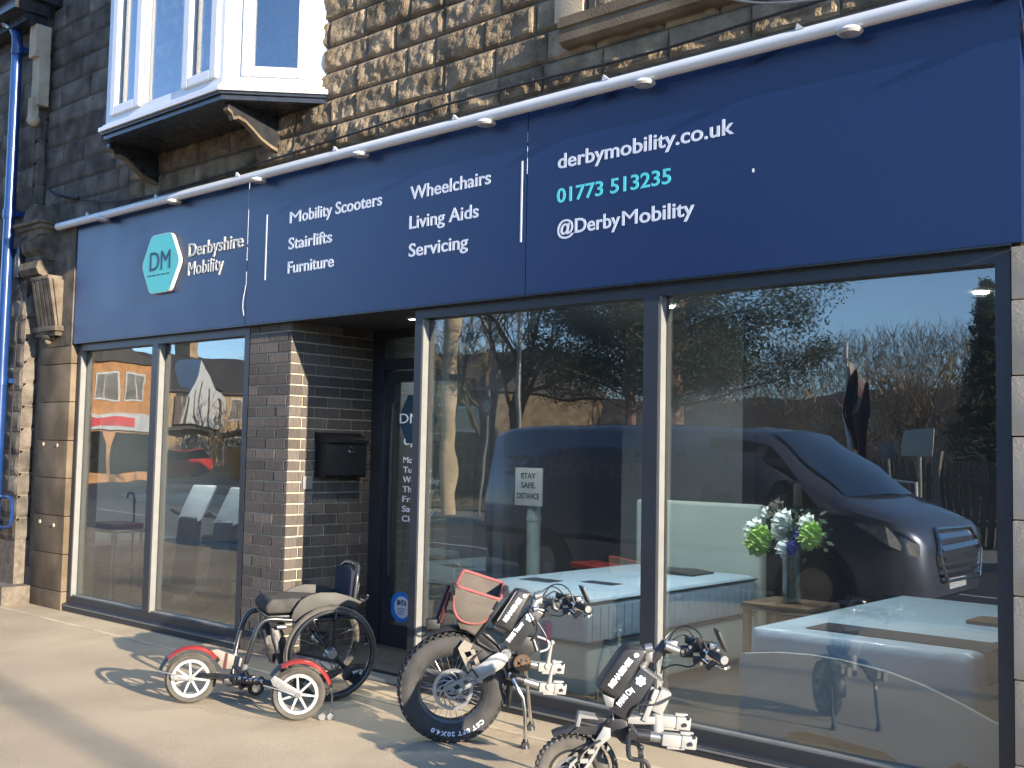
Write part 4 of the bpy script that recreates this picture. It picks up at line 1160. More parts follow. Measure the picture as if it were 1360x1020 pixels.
ropes(fb, 'cable', [[(.39, -.05, .6), (.44, -.06, .53), (.45, -.06, .49), (.42, -.05, .46)], [(.34, -.06, .66), (.38, -.09, .62), (.4, -.06, .55), (.37, -.05, .5)], [(.1, -.09, .33), (.05, -.1, .4), (.12, -.08, .46)]], .004)
ropes(fb, 'power_cable', [[(.4, -.05, .52), (.46, -.06, .5), (.458, -.06, .46), (.415, -.05, .445)]], .005, 'offwhite')
clampset(fb, (.3, .1, .372), (.45, .1, .345), .1)
clampset(fb, (.245, -.1, .34), (.42, -.1, .285), -.1)
b = B(); b.cyl((.27, -.13, .335), (.27, .16, .36), .017, n=14); b.cyl((.3, .1, .39), (.27, -.1, .33), .015, n=12); b.prism([(.25, .42), (.31, .42), (.32, .33), (.26, .32)], -.04, .04, bev=.006); obj('clamp_bar', b, K['black'], fb)
for yy, p in ((-.15, [(.268, -.13, .33), (.29, -.15, .285), (.325, -.15, .225), (.332, -.15, .03)]), (.2, [(.36, .16, .36), (.385, .18, .3), (.4, .2, .2), (.42, .2, .03)])):
    b = B(); b.tube(p, .0095, 10, smooth=1); lg = obj('stand_leg', b, K['chrome'], fb)
    x, y, z = p[-1]
    b = B(); b.cyl((x, y, 0.0), (x, y, .045), .02, .012, n=14); b.cyl((x-.0, y-.016, .016), (x, y+.016, .016), .019, n=14); obj('foot', b, K['black'], lg)
b = B(); b.cbox((-.118, 0, .577), (.065, .07, .05), bev=.008); hl = obj('headlight', b, K['black'], fb)
b = B(); b.cyl((-.1, .05, .59), (-.04, .06, .76), .011, n=10); b.cyl((-.085, -.05, .59), (-.045, -.06, .74), .009, n=10); b.cyl((-.118, -.0, .56), (-.04, 0, .545), .01, n=8); obj('bag_post', b, K['maroon'], fb)

# bag hanging on the fat tyre bike: its own thing, same local space
bg_ = thing('handlebar_bag', 'open taupe canvas bag with coral piping over the fat tyre', 'bag', fb.location.copy(), fb.rotation_euler.z, local=True)
rim_ = [(-.02, -.115, .777), (.2, -.115, .708), (.25, .12, .762), (.04, .12, .828)]
bot_ = [(.012, -.085, .565), (.088, -.085, .53), (.12, .085, .545), (.05, .085, .585)]
midl = [(-.022, -.105, .64), (.138, -.105, .60), (.18, .105, .63), (.01, .105, .67)]
b = B()
def wallface(ra, rb_, n=6):
    for k in range(4):
        a, a2 = Vector(ra[k]), Vector(ra[(k+1) % 4]); d, d2 = Vector(rb_[k]), Vector(rb_[(k+1) % 4])
        g = []
        for i in range(n+1):
            row = []
            for j in range(n+1):
                p = (a.lerp(a2, i/n)).lerp(d.lerp(d2, i/n), j/n)
                q = noise.noise(p*26)*.007*math.sin(PI*i/n)
                row.append(b.b.verts.new(p+Vector((q, q, 0))))
            g.append(row)
        for i in range(n):
            for j in range(n): b.b.faces.new((g[i][j], g[i+1][j], g[i+1][j+1], g[i][j+1]))
wallface(rim_, midl); wallface(midl, bot_)
b.quad(*[bot_[k] for k in (3, 2, 1, 0)])
bmesh.ops.remove_doubles(b.b, verts=b.b.verts[:], dist=.002)
bmesh.ops.recalc_face_normals(b.b, faces=b.b.faces[:])
o = obj('bag_body', b, K['canvas'], bg_, ang=60)
md = o.modifiers.new('solid', 'SOLIDIFY'); md.thickness = .006; md.offset = 0
b = B(); rr_ = [Vector(p) for p in rim_]; b.tube([rr_[k].lerp(rr_[(k+1) % 4], u) for k in range(4) for u in (.06, .35, .65, .94)], .0085, 8, closed=True, smooth=1)
b.tube([(-.028, -.116, .73), (-.03, -.113, .66), (-.0, -.112, .61), (.06, -.112, .592), (.12, -.113, .598), (.155, -.114, .632), (.17, -.118, .66)], .007, 8, smooth=2)
obj('piping', b, K['coral'], bg_)
b = B()
g = []
tp = [(-.026, -.123, .725), (.03, -.13, .70), (.08, -.127, .69), (.12, -.132, .675), (.168, -.125, .66)]
bp_ = [(-.02, -.117, .65), (.02, -.119, .61), (.07, -.118, .597), (.11, -.119, .60), (.15, -.118, .635)]
for p, q in zip(tp, bp_): g.append([b.b.verts.new(Vector(p).lerp(Vector(q), k/5)+Vector((0, -.006*math.sin(PI*k/5)*(1 if len(g) % 2 else .2), 0))) for k in range(6)])
for i in range(4):
    for j in range(5): b.b.faces.new((g[i][j], g[i+1][j], g[i+1][j+1], g[i][j+1]))
obj('mesh_pocket', b, K['canvas'], bg_, ang=60)
b = B(); b.cyl((.235, -.06, .728), (.25, .06, .745), .016, n=10); b.tube([(.19, -.118, .7), (.14, -.118, .6), (.1, -.1, .54), (.08, -.06, .5)], .008, 6); obj('bag_strap', b, K['black'], bg_)

# ---- small wheel city handbike
cb = thing('handbike', 'handbike with small smooth wheel and black battery, nearest the camera in front of the window', 'handbike', (-2.736, -1.082, 0), math.atan2(.61, .792)+R(4), local=True, group='clip-on handbikes outside the shop')
c = Vector((-.027, 0, .152))
wh = bpy.data.objects.new('wheel', None); COL.objects.link(wh); wh.parent = cb; LOCALS.add(wh.name)
b = B()
b.lathe([(.1, -.024), (.115, -.03), (.132, -.031), (.145, -.024), (.152, -.008), (.152, .008), (.145, .024), (.132, .031), (.115, .03), (.1, .024)], c=c, n=60)
for k in range(40):
    t = 2*PI*k/40
    for yy, tl in ((-.022, .5), (.022, -.5)):
        mt = Matrix.Translation(c) @ Matrix.Rotation(-t-(.08 if yy > 0 else 0), 4, 'Y') @ Matrix.Translation((.1475, yy, 0)) @ Matrix.Rotation(-tl, 4, 'X')
        b.cbox((0, 0, 0), (.009, .018, .009), mt)
obj('tyre', b, K['rubberdust'], wh, ang=40)
b = B(); b.lathe([(.088, -.02), (.102, -.024), (.104, .0), (.102, .024), (.088, .02)], c=c, n=48); obj('rim', b, K['blackm'], wh)
b = B(); b.cyl((c.x, -.05, c.z), (c.x, .05, c.z), .02, n=16); b.lathe([(0, -.025), (.06, -.022), (.065, .0), (.06, .022), (0, .025)], c=c, n=28, closed=False); obj('hub_motor', b, K['black'], wh)
b = B(); b.lathe([(.062, -.041), (.076, -.041), (.076, -.038), (.062, -.038)], c=c, n=40)
for k in range(10):
    t = 2*PI*k/10; b.tube([(c.x+(.03+.035*u)*math.cos(t+u*.8), -.04, c.z+(.03+.035*u)*math.sin(t+u*.8)) for u in (0, .33, .66, 1)], .003, 5)
obj('brake_disc', b, K['silver'], wh)
for yy in (-.065, .052):
    b = B()
    b.prism([(.09, .352), (.118, .345), (.12, .31), (.09, .285), (.068, .268), (.05, .285), (.07, .315)], yy, yy+.014, bev=.003)
    ar = obj('fork_arm', b, K['fork'], cb, ang=50)
    b = B()
    for poly in ([(.05, .285), (.06, .29), (-.028, .2), (-.05, .15), (-.055, .16), (-.04, .205)], [(.068, .268), (.08, .276), (.04, .2), (-.01, .14), (-.03, .135), (.02, .195)], [(.03, .262), (.055, .262), (.062, .245), (.03, .245)], [(.0, .225), (.03, .225), (.035, .208), (.0, .208)], [(-.05, .17), (.01, .17), (-.01, .14), (-.045, .14)]):
        b.prism(poly, yy+.002, yy+.013)
    obj('dropout', b, K['fork'], ar, smooth=False)
for t0, t1, nn in ((R(55), R(118), 12), (R(-5), R(42), 10)):
    b = B()
    for i in range(nn):
        t, t2 = t0+(t1-t0)*i/nn, t0+(t1-t0)*(i+1)/nn; v = []
        for tt in (t, t2):
            for r, o in ((.168, -.038), (.182, -.03), (.187, 0), (.182, .03), (.168, .038), (.165, .035), (.178, .026), (.183, 0), (.178, -.026), (.165, -.035)): v.append((c.x+r*math.cos(tt), o, c.z+r*math.sin(tt)))
        b._m(v, [(k, (k+1) % 10, 10+(k+1) % 10, 10+k) for k in range(10)])
    obj('mudguard', b, K['black'], cb, ang=50)
b = B(); b.prism([(-.04, .32), (.0, .35), (.09, .345), (.1, .31), (.06, .315)], -.045, -.04); obj('mudguard_bracket', b, K['black'], cb)
b = B()
b.prism([(.19, .665), (.25, .66), (.266, .645), (.165, .468), (.14, .458), (.068, .495), (.064, .51), (.158, .65)], -.06, .05, bev=.013)
bt = obj('battery', b, K['black'], cb, ang=60)
b = B(); slanttext(b, 'REHASENSE', (.123, .502), (.205, .612), .021, -.0622, .05); b.sphere((.218, -.0615, .634), .011, (1, .15, .8)); b.cyl((.21, -.062, .626), (.218, -.062, .634), .004, n=8); obj('lettering', b, K['txt'], bt, smooth=False)
b = B(); b.prism([(.085, .478), (.135, .458), (.13, .42), (.1, .428)], -.05, .04, bev=.008); obj('battery_foot', b, K['greyalloy'], bt)
b = B()
b.prism([(.238, .588), (.302, .545), (.182, .37), (.118, .41)], -.053, .04, bev=.006)
ft = obj('frame_tube', b, K['blackm'], cb, ang=50)
b = B(); slanttext(b, 'PAWS City', (.157, .428), (.212, .498), .022, -.0555, .04); obj('lettering', b, K['txt'], ft, smooth=False)
b = B(); paw(b, (.237, .532), .024, -.0562); obj('paw_mark', b, K['txt'], ft, smooth=False)
b = B(); b.cyl((.25, -.0, .58), (.285, 0, .65), .02, n=16); b.cyl((.255, -.03, .655), (.285, -.03, .66), .018, n=12); b.cbox((.272, -.0, .625), (.03, .055, .05), bev=.006); b.prism([(.235, .594), (.3, .55), (.33, .53), (.325, .525), (.29, .545), (.235, .585)], -.056, .045)
obj('head_clamp', b, K['silver'], cb)
b = B(); b.cyl((.285, 0, .6), (.345, 0, .675), .021, n=16); obj('stem', b, K['blackm'], cb)
b = B(); b.cyl((.335, -.045, .67), (.39, -.045, .65), .016, n=14); b.cbox((.36, 0, .672), (.05, .07, .03), bev=.006); b.cyl((.375, -.05, .655), (.375, .05, .655), .018, n=14); obj('stem_clamp', b, K['silver'], cb)
handlebar(cb, .475, .652, False)
b = B(); b.cbox((.34, -.02, .6), (.045, .02, .03), bev=.005); obj('plug', b, K['glassclear'], cb)
b = B()
slantbox(b, (.345, .49), (.305, .4), .05, -.035, .035, .012); slantbox(b, (.305, .495), (.255, .37), .022, -.04, -.02, .004); slantbox(b, (.3, .49), (.25, .37), .022, .02, .04, .004)
b.cyl((.31, 0, .4), (.315, 0, .29), .025, n=18); b.box(.19, .3, -.03, .03, .355, .385, bev=.006)
obj('suspension_post', b, K['clampw'], cb, ang=50)
ropes(cb, 'cable', [[(.365, -.04, .47), (.31, -.06, .44), (.25, -.06, .44)], [(.19, -.06, .39), (.21, -.07, .43), (.28, -.06, .46)], [(.09, -.07, .36), (.13, -.09, .38), (.12, -.06, .42)], [(.08, -.07, .3), (.02, -.08, .27), (-.01, -.06, .22)]], .004)
clampset(cb, (.185, -.1, .337), (.335, -.1, .32), -.1, False)
clampset(cb, (.2, .1, .35), (.345, .1, .345), .1, False)
b = B(); b.cyl((.2, -.12, .335), (.2, .12, .35), .018, n=14); b.prism([(.1, .38), (.18, .38), (.2, .33), (.17, .28), (.12, .33)], -.05, .05, bev=.006); b.prism([(.0, .395), (.1, .385), (.12, .36), (.03, .365)], -.06, .02, bev=.004); obj('clamp_bar', b, K['black'], cb, ang=50)
b = B(); b.prism([(-.01, .4), (.005, .4), (-.005, .35), (-.02, .352)], -.07, .0, bev=.002); b.prism([(.0, .4), (.06, .39), (.07, .38), (.0, .385)], -.07, .0); obj('release_lever', b, K['alu'], cb)
for yy in (-.15, .1):
    b = B(); b.tube([(.185, yy*.7, .33), (.18, yy, .27), (.19, yy, .25), (.245, yy, .248), (.262, yy, .22), (.268, yy, .12), (.29, yy, .02)], .0095, 10, smooth=1); lg = obj('stand_leg', b, K['blackm'], cb)
    b = B(); b.cyl((.29, yy, 0), (.29, yy, .035), .018, .012, n=14); obj('foot', b, K['black'], lg)
b = B(); b.cyl((.22, -.15, .275), (.235, -.15, .275), .02, n=14); b.sphere((.23, -.13, .29), .014); obj('stand_knob', b, K['black'], cb)

# ================================================================== INSIDE THE SHOP
def bed(name, label, x0, x1, y0, y1, hb, loc):
    t = thing(name, label, 'bed', ((x0+x1)/2, (y0+y1)/2, .03))
    b = B(); b.box(x0+.01, x1-.01, y0+.01, y1, .06, .34, bev=.02); obj('base', b, K['bedbase'], t, ang=60)
    b = B()
    for x in (x0+.08, x1-.08):
        for y in (y0+.1, y1-.1): b.cyl((x, y, .03), (x, y, .06), .025, n=10)
    obj('castors', b, K['black'], t)
    return t
t = bed('bed', 'single bed with quilted pale blue mattress and cream headboard behind the middle mullion', -4.8, -3.8, .36, 2.3, True, 0)
b = B(); b.box(-4.85, -3.8, .34, 2.3, .335, .61, bev=.04)
mt_ = obj('mattress', b, K['mattress'], t, ang=60)
b = B()
for z in (.36, .585):
    b.tube([(-4.8, .338, z), (-3.797, .338, z), (-3.797, 2.3, z)], .006, 6)
obj('mattress_piping', b, K['black'], mt_)
b = B()
for k in range(24): b.box(-3.8, -3.794, .4+k*.078, .408+k*.078, .37, .555)
obj('side_ribs', b, K['mattress'], mt_)
b = B(); b.box(-4.85, -3.78, 2.32, 2.42, .1, 1.1, bev=.03); obj('headboard', b, K['headb'], t, ang=60)
b = B(); b.box(-4.7, -4.45, .8, .95, .6095, .613); b.box(-4.35, -4.1, 1.0, 1.12, .6095, .6125)
obj('woven_label', b, K['navyfab'], mt_)
b = B(); b.prism([(-4.45, .612), (-4.05, .612), (-4.05, .622), (-4.2, .634), (-4.45, .626)], 1.85, 2.15, bev=.003)
tag(settle(obj('folder', b, K['black']), (-4.25, 2.0, .612)), 'black folder lying on the mattress by the cream headboard', 'folder')
t = bed('bed', 'pale blue bed with a navy runner behind the window at the right', -2.84, -1.72, .56, 2.5, False, 0)
b = B(); b.box(-2.87, -1.72, .52, 2.5, .31, .555, bev=.05)
obj('mattress', b, K['mattress'], t, ang=60)
b = B(); b.box(-2.62, -1.74, .66, .92, .552, .562, bev=.004); b.box(-1.78, -1.708, .66, .98, .40, .56, bev=.004)
tag(settle(obj('bed_runner', b, K['navyfab']), (-2.1, .82, .552)), 'navy cloth runner laid across the foot of the pale blue bed', 'runner')
b = B(); b.box(-2.1, -1.72, 1.5, 1.75, .552, .575, bev=.003)
tag(settle(obj('booklet', b, K['wood']), (-1.9, 1.6, .552)), 'dark brown booklet lying on the pale blue bed at the right', 'booklet')
# board with a curved top standing in the window
b = B()
top = [(-2.8, .44), (-2.78, .452), (-2.6, .48), (-2.42, .492), (-2.25, .488), (-2.05, .468), (-1.88, .43), (-1.7, .37), (-1.55, .31)]
bot = [(-1.55, .035), (-1.62, .035), (-1.64, .1), (-1.72, .13), (-1.85, .035), (-1.98, .035), (-2.0, .085), (-2.06, .11), (-2.45, .13), (-2.54, .11), (-2.57, .035), (-2.8, .035)]
b.prism(top+bot, .3, .33, bev=.003)
tag(settle(obj('display_board', b, K['panel']), (-2.2, .315, .035)), 'pale grey board with curved top edge and arched feet inside the right window', 'board')
# bedside table with vase of flowers
t = thing('bedside_table', 'low wooden table holding the vase between the two beds', 'table', (-3.13, 1.5, .03))
b = B(); b.box(-3.36, -2.92, 1.3, 1.72, .52, .56, bev=.005); obj('top', b, K['wood'], t)
for x in (-3.33, -2.95):
    for y in (1.33, 1.69):
        b = B(); b.box(x-.02, x+.02, y-.02, y+.02, .03, .52); obj('leg', b, K['wood'], t)
t = thing('flower_vase', 'tall clear glass vase of white, lime and blue artificial flowers', 'vase', (-3.13, 1.5, .562))
V0 = Vector((-3.13, 1.5, .562))
b = B(); b.lathe([(.0, .0), (.06, 0), (.05, .12), (.055, .28), (.072, .38), (.068, .38), (.05, .28), (.045, .12), (.05, .012), (0, .012)], c=V0, ax='Z', n=28, closed=False); obj('vase', b, K['glassclear'], t)
b = B()
for k in range(14):
    a = rng.uniform(0, 6.28); r = rng.uniform(.01, .035); b.tube([V0+Vector((r*math.cos(a), r*math.sin(a), .02)), V0+Vector((r*.5*math.cos(a), r*.5*math.sin(a), .3)), V0+Vector((r*5*math.cos(a), r*3*math.sin(a), .5))], .004, 5, smooth=1)
obj('stems', b, K['leaf'], t)
b = B()
for k in range(200):
    p = V0+Vector((rng.gauss(0, .1), .03+rng.gauss(0, .05), .42+rng.gauss(0, .06)))
    d = Vector((rng.gauss(0, 1), rng.gauss(0, 1), rng.gauss(0, 1))).normalized(); e = d.orthogonal().normalized()*.014
    b.quad(p, p+d*.025+e, p+d*.06, p+d*.025-e)
obj('leaves', b, K['leaf'], t, smooth=False)
def bloom(p, r, m, n):
    b = B()
    for k in range(n):
        th = math.acos(1-2*(k+.5)/n); ph = k*2.4
        d = Vector((math.sin(th)*math.cos(ph), -abs(math.sin(th)*math.sin(ph)) if k % 3 else math.sin(th)*math.sin(ph), math.cos(th)))
        e = d.cross(Vector((.3, .2, .9))).normalized()*r*.3
        b.quad(p+d*r*.25, p+d*r*.7+e, p+d*r*1.05, p+d*r*.7-e)
    b.sphere(p, r*.72, u=10, v=7)
    obj('flower', b, m, t)
for k_, (dx, dz, r, m, n) in enumerate(((-.2, .44, .055, 'petalw', 26), (-.135, .37, .08, 'petalg', 60), (-.11, .54, .035, 'petalw', 20), (.02, .50, .06, 'petalw', 30), (.15, .49, .05, 'petalw', 26), (.2, .42, .07, 'petalg', 60), (-.03, .43, .052, 'petalw', 26), (.03, .34, .05, 'petalw', 26), (.11, .40, .05, 'petalb', 40), (.08, .34, .04, 'petalb', 40), (-.05, .57, .05, 'canvas', 20))):
    bloom(V0+Vector((dx, -.1-.05*(k_ % 2), dz)), r*1.3, K[m], n)
# distancing sign on a post
t = thing('distancing_sign', 'white STAY SAFE DISTANCE sign on a grey post inside the window', 'sign', (-6.02, 2.45, .03))
b = B(); b.cyl((-6.02, 2.5, .03), (-6.02, 2.5, 1.05), .06, n=18); b.cyl((-6.02, 2.5, .03), (-6.02, 2.5, .06), .2, n=24); b.cyl((-6.02, 2.5, .86), (-6.02, 2.5, .9), .065, n=18); obj('post', b, K['bedbase'], t)
b = B(); b.box(-6.17, -5.87, 2.42, 2.435, .99, 1.31, bev=.003); fc_ = obj('board', b, K['white'], t)
b = B()
lettering(b, 'STAY', -6.1, -5.94, 1.22, .045, 2.418); lettering(b, 'SAFE.', -6.1, -5.94, 1.14, .045, 2.418); lettering(b, 'DISTANCE', -6.14, -5.9, 1.05, .045, 2.418)
obj('lettering', b, K['dark'], fc_, smooth=False)
# armchair behind the door
t = thing('armchair', 'grey high backed armchair behind the glass door', 'armchair', (-6.75, 2.1, .03))
b = B(); b.box(-7.1, -6.4, 1.75, 2.4, .1, .48, bev=.05); obj('seat', b, K['fabric'], t, ang=60)
b = B(); b.prism([(2.3, .3), (2.45, .3), (2.62, 1.15), (2.5, 1.18), (2.38, 1.1)], -7.1, -6.4, plane='YZ', bev=.05); obj('backrest', b, K['fabric'], t, ang=60)
for x in (-7.2, -6.42):
    b = B(); b.box(x, x+.14, 1.72, 2.45, .06, .66, bev=.04); obj('armrest', b, K['fabric'], t, ang=60)
# red tray walker beyond the bed
t = thing('tray_trolley', 'trolley with a red tray standing beyond the pale bed', 'trolley', (-4.95, 2.05, .03))
b = B(); b.prism([(-5.16, .62), (-4.86, .6), (-4.86, .585), (-5.12, .575)], 1.9, 2.2, bev=.004); obj('tray', b, K['red'], t)
for x in (-5.1, -4.88):
    b = B(); b.tube([(x, 1.95, .03), (x, 1.95, .58)], .012, 8); b.tube([(x, 2.15, .03), (x, 2.15, .58)], .012, 8); obj('leg', b, K['silver'], t)
# things in the small window: side table, stick, two scooters, wall panels
t = thing('overbed_table', 'small table with a red brown top inside the small window', 'table', (-9.5, .57, .03))
b = B(); b.box(-9.75, -9.16, .4, .77, .64, .665, bev=.005); tp_ = obj('top', b, K['wood'], t)
b = B(); b.box(-9.68, -9.25, .42, .75, .665, .72, bev=.02); obj('red_tray', b, K['maroon'], tp_)
for x in (-9.7, -9.25):
    b = B(); b.tube([(x, .44, .03), (x, .44, .64)], .014, 8); b.tube([(x, .72, .03), (x, .72, .64)], .014, 8); obj('leg', b, K['silver'], t)
b = B(); b.box(-9.74, -9.2, .42, .75, .3, .32, bev=.004); obj('shelf', b, K['wood'], t)
b = B(); b.tube([(-9.62, .85, .03), (-9.62, .85, .86), (-9.62, .85, .95), (-9.67, .85, .98), (-9.74, .85, .97), (-9.75, .85, .93)], .011, 10, smooth=1); 
tag(settle(obj('walking_stick', b, K['black']), (-9.62, .85, .03)), 'black walking stick standing beside the table in the small window', 'stick')
def scooter(x, y, rz, lab, cowl):
    t = thing('mobility_scooter', lab, 'scooter', (x, y, .03), rz, 'mobility scooters inside the small window', local=True)
    b = B(); b.prism([(-.5, .1), (.45, .1), (.5, .2), (.2, .22), (-.5, .25)], -.25, .25, bev=.03); obj('deck', b, K['black'], t, ang=60)
    b = B(); b.prism([(.38, .2), (.5, .2), (.42, .78), (.33, .8)], -.1, .1, bev=.02); til = obj('tiller', b, K['black'], t, ang=60)
    b = B(); b.prism([(.36, .76), (.41, .75), (.22, 1.06), (.18, 1.06)], -.13, .13, bev=.015); obj('console', b, K[cowl], til, ang=60)
    b = B(); b.tube([(.3, -.3, .84), (.26, -.26, .8), (.34, -.1, .8), (.34, .1, .8), (.26, .26, .8), (.3, .3, .84)], .016, 10, smooth=1); obj('handlebar', b, K['black'], til)
    b = B(); b.box(-.45, .0, -.22, .22, .5, .6, bev=.04); b.cyl((-.22, 0, .2), (-.22, 0, .5), .04); obj('seat', b, K['black'], t, ang=60)
    b = B(); b.prism([(-.42, .6), (-.5, .6), (-.58, 1.0), (-.5, 1.02)], -.2, .2, bev=.03); obj('backrest', b, K['black'], t, ang=60)
    for xx in (-.38, .42):
        for yy in (-.24, .24):
            b = B(); b.lathe([(.03, -.03), (.1, -.035), (.11, -.02), (.11, .02), (.1, .035), (.03, .03)], c=(xx, yy, .11), n=24); obj('wheel', b, K['rubber'], t)
scooter(-8.6, 1.12, R(-75), 'black mobility scooter with white tiller panel, behind the mullion of the small window', 'white')
scooter(-7.95, 1.08, R(-80), 'black mobility scooter with pale tiller panel, middle one in the small window', 'offwhite')
scooter(-7.2, 1.1, R(-80), 'black mobility scooter half hidden by the brick pier in the small window', 'bedbase')

# ================================================================== ACROSS THE ROAD (seen in the glass)
RZ = -.12
# --- van
van = thing('parked_van', 'dark blue panel van parked at the kerb, white lettering on its side', 'van', (-6.1, -5.95, RZ))
def vx(x): return -8.98+x
VZ = .955
st = [  # x, bottom, belt, top, half width at belt, half width at roof
    (0.0, .45, 1.05, 1.72, .90, .70), (.04, .36, 1.08, 1.88, .95, .78), (.25, .3, 1.1, 1.95, .985, .82), (1.0, .28, 1.1, 1.975, .99, .83), (2.2, .28, 1.1, 1.975, .99, .83), (3.2, .28, 1.1, 1.96, .99, .82),
    (3.6, .28, 1.1, 1.90, .99, .80), (3.95, .28, 1.1, 1.70, .985, .78), (4.25, .28, 1.08, 1.48, .975, .80), (4.55, .28, 1.06, 1.26, .965, .86), (4.75, .28, 1.02, 1.18, .96, .86), (4.95, .28, .98, 1.1, .94, .84), (5.1, .28, .93, 1.03, .89, .78), (5.19, .29, .86, .95, .8, .68), (5.24, .33, .74, .82, .68, .56)]
b = B(); rings = []
for x, zb, zm, zt, wm, wt in st:
    half = [(wm*.94, zb), (wm*.985, zb+.12), (wm, zb+(zm-zb)*.55), (wm, zm), (wm*.5+wt*.5+.03, zm+(zt-zm)*.55), (wt+.02, zt-.1*min(1, (zt-zm)/.5)), (wt-.06, zt-.03*min(1, (zt-zm)/.5)), (wt*.5, zt+.005), (0, zt+.012)]
    pr = [(y, z) for y, z in half]+[(-y, z) for y, z in half[-2::-1]]
    rings.append([b.b.verts.new((vx(x), -5.95+y, RZ+z*VZ)) for y, z in pr])
m = len(rings[0])
for i in range(len(rings)-1):
    for k in range(m): b.b.faces.new((rings[i][k], rings[i][(k+1) % m], rings[i+1][(k+1) % m], rings[i+1][k]))
b.b.faces.new(rings[0]); b.b.faces.new(rings[-1])
obj('body', b, K['vanpaint'], van, ang=40)
def vs_y(x, z):
    """outer half width of the van side at x, z"""
    for (a, za, zma, zta, wa, wta), (c_, zc, zmc, ztc, wc_, wtc) in zip(st[:-1], st[1:]):
        if a <= x <= c_:
            u = (x-a)/(c_-a); zm = zma+(zmc-zma)*u; zt = zta+(ztc-zta)*u; wm = wa+(wc_-wa)*u; wt = wta+(wtc-wta)*u
            if z <= zm: return wm
            v = min(1, (z-zm)/(zt-zm)); return wm+(wt+.02-wm)*v
    return .9
for s in (1, -1):
    b = B(); pts = [(3.0, 1.14), (4.28, 1.14), (4.05, 1.42), (3.72, 1.72), (3.5, 1.79), (3.0, 1.8)]
    b._m([(vx(x), -5.95+s*(vs_y(x, z)+.012), RZ+z*VZ) for x, z in pts], [tuple(range(6))]); obj('side_window', b, K['glassdark'], van, smooth=False)
    b = B(); b.cbox((vx(4.12), -5.95+s*1.12, RZ+1.2), (.1, .2, .24), bev=.03); obj('wing_mirror', b, K['black'], van)
    b = B(); b._m([(vx(x), -5.95+s*y, RZ+z*VZ) for x, y, z in ((4.66, .975, 1.04), (4.95, .95, 1.0), (5.12, .9, .92), (5.2, .82, .84), (5.19, .82, .72), (5.0, .95, .8))], [tuple(range(6))]); obj('headlight', b, K['lamp'], van, smooth=False)
    for xw in (.95, 4.25):
        wh = bpy.data.objects.new('wheel', None); COL.objects.link(wh); wh.parent = van
        cc = Vector((vx(xw), -5.95+s*.9, RZ+.33))
        b = B(); b.lathe([(.2, -.1), (.3, -.105), (.33, -.08), (.33, .08), (.3, .105), (.2, .1)], c=cc, n=40); obj('tyre', b, K['rubber'], wh)
        b = B(); b.lathe([(0, s*.075), (.08, s*.09), (.2, s*.09), (.205, s*.1)], c=cc, n=40, closed=False); obj('rim', b, K['silver'], wh)
        b = B(); b.lathe([(.335, s*.06), (.4, s*.1), (.4, s*.108), (.335, s*.1)], c=cc, n=40); obj('wheel_arch', b, K['black'], wh)
b = B(); b._m([(vx(x), -5.95+y, RZ+z*VZ) for x, y, z in ((3.66, .72, 1.89), (4.52, .80, 1.275), (4.60, .4, 1.275), (4.62, 0, 1.28), (4.60, -.4, 1.275), (4.52, -.80, 1.275), (3.66, -.72, 1.89), (3.69, 0, 1.93))], [(0, 1, 2, 7), (7, 2, 3), (7, 3, 4), (7, 4, 5, 6)])
obj('windscreen', b, K['windscreen'], van)
b = B()
hexg = [(.46, .92), (.58, .72), (.48, .46), (-.48, .46), (-.58, .72), (-.46, .92)]
gx = lambda y, z: vx(5.285-.35*max(0, abs(y)-.5)-(.0 if z < .74 else (z-.74)*.55))
for k in range(5):
    z = .5+k*.085
    for i in range(8):
        y0, y1 = -.5+i*.125, -.5+(i+1)*.125
        b._m([(gx(y0, z), -5.95+y0, RZ+z), (gx(y1, z), -5.95+y1, RZ+z), (gx(y1, z+.04), -5.95+y1, RZ+z+.04), (gx(y0, z+.04), -5.95+y0, RZ+z+.04), (gx(y1, z)-.05, -5.95+y1, RZ+z), (gx(y0, z)-.05, -5.95+y0, RZ+z)], [(0, 1, 2, 3), (0, 1, 4, 5)])
for p, q in zip(hexg, hexg[1:]+hexg[:1]):
    b.tube([(gx(p[0], p[1])+.015, -5.95+p[0], RZ+p[1]), (gx((p[0]+q[0])/2, (p[1]+q[1])/2)+.015, -5.95+(p[0]+q[0])/2, RZ+(p[1]+q[1])/2), (gx(q[0], q[1])+.015, -5.95+q[0], RZ+q[1])], .018, 8)
obj('grille', b, K['chrome'], van)
b = B(); b.cbox((vx(5.235), -5.95, RZ+.42), (.02, .52, .11)); obj('number_plate', b, K['txt'], van)
b = B(); b.box(vx(.0)-.02, vx(.1), -6.8, -5.1, RZ+.3, RZ+.55, bev=.03); obj('rear_bumper', b, K['black'], van)
b = B(); b.box(vx(.1), vx(4.0), -4.963, -4.957, RZ+.62, RZ+.68); b.box(vx(2.7), vx(2.71), -4.962, -4.957, RZ+.4, RZ+1.12); obj('side_moulding', b, K['black'], van)
b = B(); lettering(b, 'REHASENSE', vx(.35), vx(2.3), 0, .2, 0, bold=.02, depth=.004, flip=True)
tilt = math.atan2(vs_y(1.5, 1.2)-vs_y(1.5, 1.5), .3)
bmesh.ops.transform(b.b, matrix=Matrix.Translation((0, -5.95+vs_y(1.5, 1.38)+.02, RZ+1.33)) @ Matrix.Rotation(tilt, 4, 'X'), verts=b.b.verts[:])
obj('lettering', b, K['greyalloy'], van, smooth=False)

